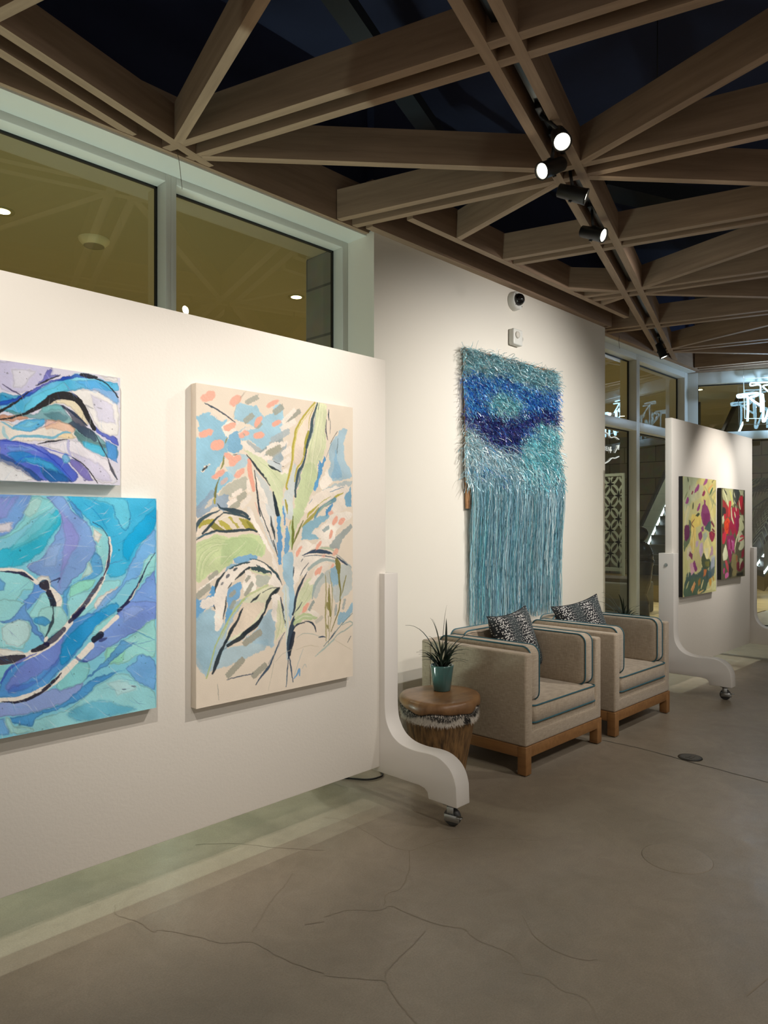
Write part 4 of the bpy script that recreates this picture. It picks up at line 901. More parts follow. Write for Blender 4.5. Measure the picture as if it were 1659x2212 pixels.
# ------------------------------------------------------------------ paintings: brush strokes laid on each canvas
# stroke lists in millimetres from the upper left corner of the canvas (P filled patch, S brush line, X short dab)
ART3 = """P e6dac9 1 0.3|-139,-99 708,-244 708,1423 -139,1270
P 8fc2da .95 1.9|3,140 58,110 109,134 148,133 136,158 118,175 130,195 148,201 148,267 130,300 76,375 100,390 124,352 179,365 148,403 94,447 58,474 5,510 -2,460 -3,232 17,228 8,196 14,170
P 9bc9de .9 2.5|192,67 227,53 243,61 302,60 315,86 339,99 386,78 390,55 437,41 437,196 376,203 356,241 322,246 262,210 224,213 208,204 198,184 237,159 279,149 211,134 179,122
P 7fb7d8 .95 0.9|151,209 173,186 198,176 211,204 221,230 224,245 205,268 176,275 151,261
P a9cddd .8 1.9|198,274 243,273 262,294 246,308 237,330 192,343 186,375 161,390 148,351 136,331 167,329 211,289
P b7b9ab .85 1.9|198,380 243,370 253,413 179,455 136,454 103,457 136,414
P 8fa6bb .9 1.6|0,505 58,445 94,421 94,450 112,454 136,446 155,456 155,498 161,514 124,517 100,499 70,512 14,548 0,541
P d8cdbb .8 1.2|64,468 79,463 73,489 40,512 49,487
P a8b4b8 .85 1.9|262,213 329,248 376,203 437,168 437,196 404,232 349,274 308,288 243,222
P 98a5a6 .8 1.6|335,240 437,179 437,280 376,281 352,272 302,261
P eadccc .9 0.9|64,121 88,132 124,143 155,127 179,135 136,105 94,95
P a4c2d2 .85 2.2|-3,960 40,933 85,927 88,1005 109,1012 136,984 148,917 243,887 308,892 275,981 179,1055 112,1122 29,1162 -2,1132
P 6aa9d8 .95 1.2|-3,868 23,881 85,859 88,911 43,913 23,944 -3,967
P 6aa9d8 .9 1.2|148,851 189,827 211,815 221,829 205,884 176,908 173,940 161,960 148,990 136,984 148,917
P a9c8d6 .85 3.6|-5,1086 42,1067 116,1093 218,1088 353,1078 348,1113 250,1145 116,1170 28,1174 13,1130
P a3c4d6 .9 3.6|320,993 381,944 398,1005 387,1114 348,1104 250,1075 229,1063 293,1035
P 9fc3d5 .85 3.6|-1,953 66,917 131,979 116,1029 71,1155 47,1194 13,1122 -5,1061
P 9fc3d6 .85 2.5|713,256 733,182 802,110 836,113 811,170 823,267 857,308 852,348 729,365 705,333 729,284
P 8db8d4 .8 2.5|753,232 762,216 774,270 798,344 729,350 745,307
P aebfc4 .8 1.6|737,383 857,357 859,384 753,403 670,418
P 7aaecb .95 1.6|811,432 861,387 863,486 827,486
P 8fbdd2 .95 1.9|545,644 560,578 612,552 698,525 721,537 670,567 612,607 651,625 647,643 574,642
P a0acac .9 1.9|717,677 770,627 857,573 865,591 827,628 802,652 778,694 737,686
P b4c3c4 .7 1.9|612,867 682,798 729,785 770,772 857,769 865,886 811,926 753,951 729,860 674,856 635,924
P 8fbad2 .85 2.2|729,788 766,772 778,857 749,870 725,830
P 92bdd4 .9 1.6|782,996 823,1000 869,954 869,1004 811,1047 770,1055
P 9cc6dd .9 1.9|440,718 479,697 501,720 501,823 508,932 497,988 483,1009 468,957 461,855 443,814
P f3ebe0 .95 0.9|118,170 155,140 198,136 211,132 208,145 148,191 192,163 192,176 155,201 136,205 124,180
P ece0d2 .9 0.9|195,189 243,158 292,151 279,163 237,172 211,190
P f2e9de .9 0.9|217,219 237,215 295,264 269,283 243,255 217,235
X f3eadf .95 21.8|295,270 325,276
X f3eadf .95 18.7|325,268 356,246
X f3eadf .95 18.7|359,235 397,213
X f3eadf .95 18.7|411,229 437,210
X a9aa99 .9 28.0|356,263 411,229
X f3eadf .95 21.8|335,284 376,275
X a6a89c .9 21.8|246,50 302,19
X a3a699 .9 24.9|237,132 275,101
X a3a699 .85 21.8|295,150 322,131
X a3a699 .9 28.0|393,77 437,47
X f2e8dc .95 18.7|176,450 217,427
X a9a99a .9 28.0|198,471 237,443
X f2e8dc .95 28.0|155,490 192,473
X a9a99a .9 28.0|167,506 205,484
X ece3d8 .9 24.9|221,497 262,453
X f2e8dc .9 18.7|253,386 258,429
X 9da095 .9 24.9|461,108 534,55
X f2e9de .9 21.8|440,116 508,52
X f2e9de .9 28.0|436,145 508,104
X aebbc0 .85 28.0|381,200 472,153
X f2e9de .9 18.7|367,231 415,214
X f2e9de .9 18.7|422,224 465,204
X a9a998 .9 31.1|370,259 422,230
P 9db0ba .9 1.2|381,286 422,258 465,207 447,262 443,284 422,305
X f2e9de .9 28.0|443,256 483,231
X f2e9de .9 24.9|433,305 476,277
P c6d1d6 .9 0.9|360,290 422,300 436,316 426,339 360,312
P f3ebe0 .9 1.2|429,341 479,305 476,345 451,357
P d5dcb8 .95 0.9|224,245 243,255 295,270 342,297 390,322 437,353 437,536 425,536 390,436 349,379 295,322 256,275
P d5dcb8 .9 0.9|404,464 437,463 437,548 421,537
P d3dbb4 .95 0.9|360,323 429,347 472,339 465,379 443,408 433,442 426,521 440,608 419,577 398,493 381,427 360,384
P c8cfcf .9 1.2|285,328 308,359 356,395 386,450 404,536 342,536 325,492 315,451 302,397
P f3ebe0 .9 0.9|295,360 318,402 352,450 362,505 335,537 315,492 308,438 299,398
S eaa893 .95 21.5,25.1,17.9|259,299 262,345 272,382 282,423
P e8d9c8 1 0.9|560,67 612,26 628,21 608,88 593,147 571,178 560,248 552,278 526,299 501,298 508,206 523,136
P d9dfba .97 0.9|635,6 694,2 701,57 690,121 701,185 690,227 662,277 647,283 643,366 612,420 590,461 560,508 515,546 508,506 512,451 537,399 545,336 574,282 590,209 620,127 628,50
P bdcf9f .6 1.9|560,306 612,286 643,342 590,461 515,546 512,463 537,376
P c9d8ab .95 1.6|501,504 574,503 552,538 515,589 501,652 490,686 476,663 476,589 494,538
S b9c79b .6 1.8|651,10 647,57 628,127 612,186 597,246 593,304 574,375 567,433
S b9c79b .6 1.8|670,10 662,64 647,131 635,190 620,250 616,314 597,388 582,444
S b9c79b .6 1.8|686,14 678,80 666,141 678,199 651,254 635,308 620,373
S b9c79b .6 1.8|639,49 624,139 605,199 590,258 582,316 574,369
S b9c79b .6 1.4|694,31 686,103 690,180 682,222 662,253
S f0ecd8 .6 1.8|658,32 651,92 635,152 624,212 612,271 608,329 590,403
S f0ecd8 .6 1.4|678,45 670,111 666,182 658,224 639,269
P d0dada .9 1.6|501,304 515,300 515,349 508,406 497,463 501,543 468,549 447,521 443,459 461,408 479,362
S b7ab3e .95 7.9,12.2,10.7|628,4 590,43 545,94 515,143 508,178 497,227 494,281 479,339 461,396 465,413
S d6cf72 .9 2.9,5.7,4.3|626,16 593,57 552,102 523,148 515,183 504,229 501,281
S b7ab3e .95 2.9,4.3,3.6|626,21 608,53 593,92 590,130
S a6a03a .95 10.7,21.5,10.7|590,142 578,178 571,219 563,254
S b7ab3e .95 5.7,9.3,5.7|560,263 548,289 523,314 512,346 508,377
S 33505c .97 7.2,17.9,14.3|643,5 628,45 612,90 608,128 593,176 578,218
S 2b4654 .95 3.6|654,3 647,37
S 33505c .97 7.2,15.8,10.7|578,227 567,271 552,306 530,331 519,377 512,417 512,446
S 6f8791 .9 3.6,10.7,5.7|552,318 537,342 534,376 519,406
S 8fa6ad .7 5.7|635,50 624,104 612,154 590,200
S 263c4c .97 2.9,7.9,3.6|715,29 713,50 715,79
S 263c4c .95 2.9,7.9,2.9|699,78 696,114 701,149 709,172
S 263c4c .9 3.6|723,70 725,105 721,142
S 2a3b48 .9 1.8,3.2,1.8|770,125 745,157 725,189
S 41708e .8 2.1|733,188 713,226 698,254
S 30424f .8 3.6|774,158 768,216 766,234
P 5b9fd0 .97 1.2|651,274 670,285 686,246 694,266 682,296 670,329 643,395 628,419 620,402 643,354 651,313
S 30424f .8 3.6|647,325 645,357
P f3ebe0 .92 0.9|662,371 698,316 713,297 713,339 745,367 725,380 690,408 662,403
P eee4d8 .9 0.9|560,514 612,443 666,418 753,388 770,394 823,383 848,394 844,412 819,431 811,456 831,492 770,517 721,536 745,475 770,439 705,464 651,483 590,519
S b0a844 .95 5.0,12.2,3.6|807,420 762,439 725,464
S b5ac48 .95 4.3,14.3,5.0|651,480 620,504 590,525 582,542
S a39d45 .9 10.7,17.9,7.2|651,498 620,530 582,557 552,583
S b9b35a .9 4.3|729,440 674,465 647,483
S 5f93a8 .9 21.5,14.3,10.7|753,454 705,476 658,501 628,542
S 9fb4a4 .8 10.7|729,464 682,489 651,518
P 5b9fd0 .97 1.2|698,506 737,470 745,481 725,506 705,533 698,530
S 4d87a8 .9 1.4,3.6,1.4|811,392 762,406 721,419
S 4d87a8 .9 2.9|612,455 593,478
S 2c3f48 .95 3.6,17.9,9.3|388,430 398,465 405,507 414,538
P 5b9ccf .95 1.2|408,535 422,538 429,608 408,608
P 5b9ccf .95 1.2|438,487 454,521 458,571 451,577 442,521
S a9a13a .95 7.2,14.3,3.6|454,464 461,492 465,526
P 5b9ccf .95 1.2|408,528 426,539 426,597 436,617 435,673 429,752 415,745 410,673
P 6ea8d2 .95 1.2|458,581 476,606 479,623 472,697 447,707 451,645
S 6f7a2f .97 5.0,16.5,5.0|499,535 495,572 499,618 495,652 492,689
S 75793a .95 5.0,10.7,5.0|560,555 537,590 512,638 497,663
S c9c489 .8 4.3|479,578 476,601
S a9a13a .8 5.0|486,555 477,578
P c9d8a7 .97 1.9|-3,651 43,636 88,616 124,617 167,628 211,621 253,610 295,619 322,630 345,664 339,707 295,711 243,704 179,718 176,736 136,753 112,773 67,771 29,802 0,803 -3,727
P b3cb98 .7 3.7|136,638 275,630 329,674 329,707 262,702 179,718 118,742
S a9c08c .6 2.5|-3,666 43,647 94,630 148,638 211,629 275,630
S a9c08c .6 2.5|-2,691 23,667 67,650 118,651 155,646
S a9c08c .6 2.5|3,793 8,727 34,682 88,663 136,659
S a9c08c .6 2.5|14,799 23,740 52,693 97,671
S a9c08c .6 2.5|31,792 40,741 70,699 106,679
S e4e6c8 .6 2.1|8,778 17,722 40,685 88,658 148,654
S e4e6c8 .6 2.1|23,779 34,728 61,693 103,674
S e4e6c8 .6 2.9|118,747 161,707 211,671 243,645
S e4e6c8 .6 2.1|289,700 302,673 312,652
S e4e6c8 .6 2.1|305,704 318,679 329,663
S a3c08a .6 3.6|148,733 198,698 243,661
S e2e3c6 .6 5.0|58,742 94,712 148,706
P b5ac46 .95 1.2|14,590 17,567 46,552 88,547 82,562 70,580 40,575
P 8b8634 .95 1.2|67,580 82,567 112,580 136,599 88,596
P b3a946 .95 1.2|100,557 136,562 179,594 205,597 161,602 148,599
P b3a946 .9 1.2|151,538 164,538 211,586 198,591
P a9a043 .95 1.2|205,549 230,549 262,557 295,605 253,594 233,583
S 8b8a3c .95 10.7,17.9,7.2|249,562 272,584 299,605
P efe2d2 .9 0.9|0,615 14,590 46,575 64,575 58,585 40,601
S f3ecdf .9 4.3|109,557 148,538 198,538
S 2b4350 .97 3.6,9.3,21.5,14.3,10.7|100,487 118,505 155,512 198,517 237,527 259,548
S 2f4a55 .97 7.2,12.2,7.2|130,523 179,528 230,538 259,551
S 263b46 .97 3.6,12.9,9.3|130,523 94,547 70,572 46,595 29,611
S 35505c .97 5.0,12.2,17.9,7.2|112,513 70,529 29,549 5,575 -2,605
S 2b3f4a .97 4.3,9.3,8.6|-3,636 34,618 67,606 94,598
S 2b3f4a .97 8.6,12.9,10.7,8.6|94,598 136,601 179,599 230,597 262,594 299,605
S 3d7489 .7 5.0|-3,628 43,616 88,606
S 2b4350 .9 2.9,7.2,2.9|312,616 329,636 347,655
P f4ece2 .95 0.9|243,500 262,497 279,521 305,576 342,631 362,664 386,703 411,760 418,794 404,779 386,756 376,714 342,658 308,608 275,565 256,538
P d3d8d8 .9 1.2|318,483 356,482 390,537 400,631 404,701 362,642 329,576 308,521
P ece2d6 .85 0.9|312,477 342,474 359,537 383,603 390,642 356,620 322,548
S 2d3f48 .95 5.0|308,466 312,499 329,537 349,581 373,631 390,670
S 27363d .95 4.3,14.3,4.3|373,537 379,576 390,609 395,637
S 2d3f48 .9 4.3,8.6,3.6|386,642 400,681 409,710
S e9a38f .8 4.3|289,478 302,510 308,532
P f4ece2 .95 0.9|259,726 292,725 342,751 386,787 366,791 325,773 292,755 256,759
P 7db1d6 .95 1.2|179,715 211,709 262,702 302,712 295,722 262,726 243,736 192,737
P 8dbad6 .9 1.2|136,761 161,741 198,740 161,762 136,772
S 2d4b55 .97 4.3,10.7,5.0|139,769 179,752 227,739 262,735
S 2d4b55 .97 2.1,4.3,17.9,9.3|262,721 308,728 359,755 400,793 418,816 432,842
P 2c4a52 .97 0.9|256,759 295,755 295,747 342,765 376,781 379,792 335,787 295,774
S c9d7a8 .8 7.2|262,767 295,779 335,790 376,797
P f4ece2 .97 0.9|130,771 179,755 217,743 259,743 256,761 211,781 179,811 155,838 142,879 136,931 124,980 112,1012 88,1012 85,968 88,917 82,870 91,829 109,796
P f4ece2 .97 0.9|5,834 58,806 118,773 112,786 76,805 58,816 23,830
P f4ece2 .97 0.9|17,895 34,879 70,871 88,875 88,906 46,913 23,911
S 27363d .97 4.3,14.3,7.2|136,772 124,784 103,806 91,834 86,852
S 24354f .8 14.3|145,793 155,783
S 24354f .7 9.3|118,823 127,815
S 27363d .9 10.7|179,766 195,758
S 27363d .97 3.6,12.2,10.7|186,806 211,789 237,771 259,759
S 27363d .95 2.9,5.7,2.9|151,841 161,831 170,818
S 27363d .95 2.1,8.6,2.1|142,874 141,905 133,941 127,967
S 27363d .95 2.1,6.4,2.1|83,906 89,922
P f4ece2 .95 0.9|233,808 243,771 262,772 272,786 289,790 292,817 295,853 275,862 256,866 233,862 224,832
X a9a99c .95 15.6|243,814 259,796
X a9a99c .95 21.8|240,876 275,827
P b4bbb0 .9 1.2|295,796 342,795 369,805 356,832 302,845
P f4ece2 .95 0.9|359,829 383,792 397,795 425,825 435,851 376,841
X a9a99c .95 28.0|5,864 61,827
X a9a99c .95 18.7|61,794 97,770
P 5f9fd0 .97 1.2|61,853 73,825 91,829 88,847 76,867
X a9a99c .9 18.7|164,873 186,856
X a6aa9e .9 18.7|164,926 183,898
P dfe0c4 .95 1.2|230,902 308,859 376,844 411,855 390,876 356,912 335,954 295,997 253,1028 211,1058 136,1050 179,972
P e6d6c4 .9 1.9|230,907 342,919 275,998 230,1030 161,1044 161,997 198,947
S c7d39e .9 10.7,7.2,5.0|356,840 275,868 230,891 198,926 161,965 136,1015 118,1047
S 2a3a42 .95 1.4,3.6,1.4|411,852 369,855 329,871
S 26323a .97 2.9,12.2,3.6|318,873 295,891 266,907
S 26323a .97 2.1,9.3,2.9|227,928 214,946 205,961
S 26323a .97 3.6,21.5,17.9,8.6|421,853 390,876 359,912 339,960
S 26323a .97 8.6,14.3,21.5,10.7|339,957 308,993 269,1018 243,1035 230,1044
S 26323a .9 21.5|393,876 418,858
S 26323a .97 14.1,23.6,15.3|326,976 293,1013 250,1030 218,1053 182,1067 151,1080
S 26323a .97 7.1,11.8,17.7,11.8|223,935 197,981 166,1021 141,1066
S 26323a .97 9.4,14.1,21.2,8.2|166,1021 141,1062 111,1110 91,1158 76,1186
S b9c98c .95 9.4,7.1,5.9|234,892 182,936 136,1001 91,1073 71,1138 47,1202
S 2f4450 .5 4.7|131,1095 177,1070 229,1046
X a6a597 .95 30.7|151,1206 223,1151
X a6a597 .95 30.7|282,1226 342,1190
X a6a597 .95 30.7|234,1082 315,1042
S 2b4660 .9 1.8,5.9,3.5|146,1222 202,1218 277,1216
P f4ece2 .95 1.5|381,890 421,883 427,911 416,993 404,1006 381,995 381,926
P dfe0bf .9 2.0|410,910 433,930 450,978 456,1044 421,1067 398,1092 404,1006
S b5c48c .7 3.5|416,929 427,994 416,1048 404,1084
S b5c48c .7 3.5|439,959 445,1010 433,1055
S 2c4154 .95 3.5,11.8,5.9|427,898 439,949 456,1025
S 2c4a63 .95 2.4,5.9,13.0,4.7|450,1057 421,1095 393,1147 365,1197 326,1232 293,1267
S 3c6480 .6 4.7|439,1079 404,1130 359,1187
P cfdde0 .9 2.0|439,857 474,859 474,999 480,1074 468,1184 459,1155 456,1044
S d8dcbc .9 5.9|456,858 459,997 468,1119
S 274056 .97 2.4,3.5,23.6,29.4,7.1|564,903 528,947 503,1002 489,1047 474,1120 474,1176
S 1f2b3c .97 17.7,25.9,14.1|503,1067 489,1112 477,1162
S 2b4a66 .95 5.9,8.2,4.7|477,1171 486,1224 498,1287
S 2b4a66 .95 4.7,5.9,3.5|471,1175 465,1240 459,1304
P d4dcb8 .9 1.2|515,927 560,849 597,822 620,847 612,905 560,953 526,990 501,1005 508,960
S b3c08c .6 2.9|530,933 574,879 597,837
S b3c08c .6 2.9|545,952 590,909 612,867
P f3ebe0 .93 0.9|501,720 530,664 574,645 612,666 590,683 690,629 729,644 729,668 674,679 612,689 552,716 590,706 674,720 729,728 762,750 690,748 635,760 597,782 582,804 545,808 515,847 501,857 501,760
P f3ebe0 .93 0.9|608,610 690,570 713,540 753,519 852,511 861,539 770,597 753,645 713,644 674,638 635,625
X 9fb0b2 .9 18.7|682,602 713,587
P ece2d6 .9 0.9|612,812 651,761 690,753 721,764 674,815 635,848 605,852
X f3ebe0 .9 21.8|597,846 651,814
S 9fb2b0 .9 14.3,17.9,10.7|590,781 635,754 690,739 753,750
S 9fb2b0 .9 17.9,14.3,7.2|674,809 635,848 620,882 612,917
S a9bfa0 .8 10.7|666,685 713,686 745,699
S 2b4560 .97 2.9,17.9,17.9,5.7|552,716 605,701 651,699 705,706 737,713
S 3c5568 .9 2.1,4.3,3.6|560,722 612,718 674,720 729,728 762,738
S 2b4560 .95 5.7,12.2,5.0|766,729 802,752 836,771
S 7f9498 .8 5.0|753,711 802,740 861,785
S 2b3f50 .95 2.1,7.9,2.1|504,766 501,789 499,811
S 2b3f50 .95 2.1,5.0,2.1|590,752 560,780 541,808
S 2b3f50 .9 2.1,5.0,2.1|556,731 545,742
S 27384a .97 2.9,15.8,14.3,10.7|582,793 556,829 530,870 512,915 508,949 497,982
S 27384a .9 2.1,7.2,2.1|552,929 530,956 512,972
P b9cb9a .9 1.2|501,1022 515,995 560,982 612,987 647,1013 612,1016 560,1011 523,1024 501,1034
S dfe4cc .8 5.0|515,1012 560,996 612,1004
S 27384a .97 2.9,9.3,4.3|494,1058 512,1035 537,1026 567,1026
S 27384a .97 3.6,10.7,4.3|567,1020 605,1027 624,1046 635,1074
P ece4d8 .9 1.2|582,978 612,969 651,996 651,1011 612,993
X b9b8ac .6 18.7|635,1030 674,1010
X 97a3a0 .9 15.6|593,968 620,932
P 7f7b3c .97 0.9|766,732 786,754 790,773 786,803 778,820 762,789 755,765
S 7f7b3c .97 9.3,12.2,8.6,5.7|778,802 782,851 790,894 786,942
S 8d8848 .95 5.0,8.6,3.6|827,823 811,871 794,918
S 7f7b3c .95 5.7,7.2,4.3|790,936 778,990 753,1036 729,1084
S 9a9355 .85 4.3,9.3,5.0|694,813 698,887 694,976 696,1065 698,1125
S 8a8445 .95 3.6,17.9,10.7|717,859 717,934 725,1009
S 9a9355 .85 2.9,5.7,2.9|717,799 729,845 737,890 733,980 721,1068 713,1142
S 8a8445 .9 17.9|705,947 713,978
S 8a8445 .9 10.7|703,1051 709,1067
S 8a8445 .85 5.0|713,1008 713,1082
S 9fb0a8 .8 2.9|519,1090 560,1074 612,1083 674,1105
S 2b4660 .95 2.1,8.6,2.9|651,1102 674,1102 694,1108
S 5d7f86 .9 2.9,5.0,3.6|869,1010 811,1047 770,1079 729,1117 682,1147
S 2b4660 .9 2.1,7.2,2.9|757,1084 737,1106 717,1124
S 9fb0aa .85 5.7,7.2,4.3|802,1059 852,1048 869,1062 827,1085 778,1101 729,1135
X a3adad .85 15.6|757,1006 762,961
X a3adad .85 15.6|807,980 819,938
X c9d0d0 .7 15.6|753,906 757,867
S a5bcb6 .8 5.9,9.4,3.5|749,1124 684,1160 632,1188
S c3b9a0 .7 2.9|749,1124 816,1162 865,1188
S c3b9a0 .7 2.9|515,1144 589,1134 651,1147
S 6fa6d2 .95 4.7,11.8,5.9|503,1273 521,1257 534,1236 537,1264
S a3b5b8 .8 2.9|558,1144 534,1193 503,1264
S a3b5b8 .7 3.5|552,1234 567,1217 579,1233
S b5b3a2 .7 1.8|393,1128 387,1201 359,1305
S b5b3a2 .7 1.8|498,1137 439,1153 398,1184
S 8b8f84 .8 1.8|101,1232 106,1301
S 5f7d90 .9 2.9|462,1239 459,1304
S 30424f .9 3.5,4.7,2.4|858,1121 837,1149
O ecb09c .97 34.3|29,64 82,34
O ecb09c .97 34.3|167,65 211,31
S cbb79d .8 2.9|243,2 217,35 192,73 176,122
S 8f8a86 .7 2.1|233,9 211,36
O ecb09c .97 21.8|356,54 414,22
O efb09a .97 28.0|17,210 73,190
O efb09a .97 28.0|133,174 186,148
O efb09a .97 24.9|289,143 322,107
O efb09a .97 21.8|386,133 428,112
O ecb09c .97 24.9|208,196 253,179
S a3a49c .8 5.7|227,184 237,194
O efb09a .97 28.0|289,189 332,180
O efb09a .97 37.4|76,254 124,235
O ecb09c .97 28.0|136,278 179,304
O ecb09c .97 28.0|161,321 211,286
O e9ab98 .97 24.9|79,378 130,352
O ecb09c .97 24.9|189,370 230,341
O e0b29e .7 18.7|118,405 145,380
S 3b4a58 .95 3.6,7.9,3.6|40,78 82,91 130,111 186,140
S 3b4a58 .95 2.1,9.3,2.1|55,84 88,93
S 8b8b4a .9 2.9,7.2,5.0|148,209 139,233
S 8b8b4a .95 3.6,10.0,4.3|131,286 127,321 115,342
S 77763c .95 2.9,5.7,10.7,10.7|112,379 100,400 91,429 88,458
S a9a13a .95 10.7|86,465 88,486
P ece0d2 .9 0.9|23,357 37,339 70,321 58,335 34,362
X 20242b .95 9.3|29,352 52,335
S 24343e .97 3.6,10.7,10.7,7.2|245,273 275,301 302,332 342,368 369,400
S 24343e .97 3.6,8.6,6.4|285,338 295,398 302,452 308,501 318,537
S 24343e .97 7.2,17.9,21.5|386,430 397,472 411,527
S 24343e .9 3.6|176,281 198,277
S 24343e .97 3.6,12.2,4.3|360,312 381,322 426,336
S 24343e .95 2.1,3.6,2.1|388,294 422,305
S 24343e .9 2.9|436,313 447,314
P cfd8b3 .7 1.9|299,302 362,329 437,392 437,448 390,422
S e9e8cc .7 2.9|302,299 356,340 397,394 425,449
S b5c795 .7 2.9|315,299 376,334 418,376
O efb09a .97 21.8|741,574 766,538
O ecb09c .97 28.0|782,569 815,547
O e9b5a2 .9 18.7|717,524 737,512
O efb09a .97 18.7|721,635 733,603
O efb09a .97 18.7|635,687 666,655
O efb09a .97 18.7|519,715 545,676
O efb09a .97 21.8|631,807 670,776
O e8b29d .9 21.8|745,717 770,693
O ecb09c .9 12.5|729,779 745,762
O efb09a .97 21.8|556,976 590,941
O e9b5a2 .7 12.5|670,726 690,718"""
ART1 = """P d9d8e6 1 0.3|119,-72 691,-180 691,479 119,488
P e6e0d4 .9 5.4|164,204 306,212 434,157 461,117 461,214 429,243 306,259 164,270
P c6c4e6 .7 6.7|186,5 356,-2 321,66 257,100 186,99
P e3e4ea .7 8.1|221,22 301,17 257,85 228,89
P efeee9 .9 5.4|408,75 502,57 590,96 590,216 516,198 475,126
P c9c8e8 .6 8.1|488,75 573,103 584,174 516,170
P e9e7ee .9 4.0|321,273 434,245 488,279 558,315 590,392 502,387 434,318 382,289
P c5c2e4 .6 6.7|408,285 516,323 573,384 516,384 448,322
P 4fb4de .95 2.7|186,109 228,114 291,91 356,48 448,8 502,16 590,23 590,54 502,52 408,75 371,90 331,127 276,164 224,172 186,162
P 74c9e4 .8 5.4|291,106 371,59 397,42 408,70 356,98 321,133 257,164
P 9adbe6 .7 5.4|424,12 488,2 516,17 461,33 416,34
P 2f8fc9 .8 4.0|186,114 233,123 214,146 186,149
P 60a6de .8 6.7|434,37 502,22 544,41 590,62 590,101 530,70 488,59
P e7ddc0 .95 3.2|321,133 377,106 434,104 461,143 483,184 461,181 418,132 377,121
P c58e68 .9 2.7|186,181 233,179 267,178 272,187 233,199 205,202 186,199
P 5d9aa0 .9 3.2|186,159 228,164 289,170 341,131 382,126 408,155 434,184 488,200 544,242 590,258 590,302 550,299 488,273 442,247 424,204 395,188 341,188 294,185 267,180 224,177
P 7ab9be .7 5.4|321,138 371,127 397,140 356,150 321,159
P 2c5a6a .6 5.4|326,164 382,152 408,165 397,180 356,184
P 3fa8da .95 2.1|267,191 286,186 336,186 316,209 291,226 252,230 221,220
P 8fd0e6 .7 3.2|238,216 281,194 311,194 286,212
P d9a27c .6 4.0|331,187 395,183 434,200 418,223 371,211 336,215
P e6cf9a .7 4.0|377,224 424,220 434,240 371,245
P 2a3350 .93 2.1|387,128 408,133 434,157 475,191 502,210 513,239 502,245 469,229 434,205 408,187 424,180 408,149 390,138
P 4a6a68 .7 2.7|434,211 475,234 510,245 550,255 538,273 475,261 440,237
P 5fc0e4 .9 2.1|458,246 502,253 544,269 538,295 499,284 469,267
P 5a9be0 .9 2.7|544,234 590,258 590,319 550,297
P 2b44b8 .93 2.1|291,80 341,50 397,26 456,7 510,10 477,20 434,23 397,39 371,43 321,71 276,113 224,140 186,149 186,137 238,118
P 3a3fb0 .8 2.1|301,69 321,45 341,11 354,9 346,29 382,21 336,51
P 2346c0 .9 2.1|497,183 530,207 590,227 590,255 544,228 510,209
P 3556c8 .93 3.8|186,266 243,266 301,274 361,299 397,320 440,365 429,393 341,394 301,393 257,354 200,332 186,323
P 3b8fd0 .8 5.4|205,309 257,296 306,313 356,333 397,368 408,394 341,394 301,341 243,335
P 1f4f86 .8 4.0|186,311 221,326 264,349 301,372 321,395 291,393 245,360 186,338
P 24508c .8 5.4|321,351 366,353 408,378 424,396 341,396
P 5ab0dc .7 5.4|257,316 311,318 356,338 371,364 321,345 276,333
P 82a8e6 .7 4.0|210,287 264,282 306,290 264,298 217,301
P 4a3db0 .8 2.7|408,319 434,315 472,342 499,387 469,388 434,350
P 6fb4e0 .9 2.1|392,296 408,301 416,316 408,332 392,328
P e9ecee .95 2.7|186,338 217,349 252,367 291,396 175,401
S 3c6fd0 .7 5.1|233,340 257,321 301,313 356,328 408,378
S 3c50c0 .7 3.6|301,274 356,288 408,301 448,322
S 2840b0 .7 4.3|186,268 257,270 321,296 371,332 424,388
S 9bb0ec .6 2.9|200,282 257,280 311,297
S a9c0f0 .6 2.2|269,333 321,351 366,390
S 1c1c20 1 3.6,8.7,25.4,29.0,21.7,14.5|177,199 219,189 269,167 321,133 361,100 392,92 429,95 456,117 477,155 502,199
S 1c1c20 1 10.9,8.7,2.9|180,175 200,160 238,133 286,86
S 1c1c24 .97 1.4,5.8,2.2|298,70 336,48 382,21
S 1c1c24 .97 10.9,18.1,7.2|456,10 483,11 513,11
S 1c1c24 .97 5.1,4.3,5.1|505,16 544,27 573,51 593,74
S 1c1c24 .97 3.6,4.3,3.6|424,308 461,329 494,365 513,395
S 1c1c24 .97 2.2,7.2,2.2|306,269 346,258 408,245
S 22263a .9 3.6,5.1,3.6,10.9,3.6|508,220 533,267 555,307 567,343 590,380
S 20304a .97 3.6,10.9,3.6|384,128 416,143 445,164 477,190
S 3b3560 .9 1.4,5.8,2.9|193,79 221,95 260,112
S 6fb2cc .9 8.7|219,263 245,248 311,243 356,244 390,223 416,220
S 6fb2cc .8 7.2|191,206 226,222 257,228
S 9cc7d2 .8 10.9|196,223 200,247 210,259
S 8a6f80 .6 1.8|286,227 321,211 371,185
S 8f95d0 .6 2.2|395,48 421,76 440,92
S 9a9fc8 .5 1.8|488,56 544,74 590,104
S 8d8f9a .6 5.1|469,116 499,126
S 8d8f9a .6 4.3|513,119 530,122
S b9b9dc .9 10.9|410,247 408,271 416,300
P eceae6 .8 2.1|516,3 590,1 590,18 544,13"""
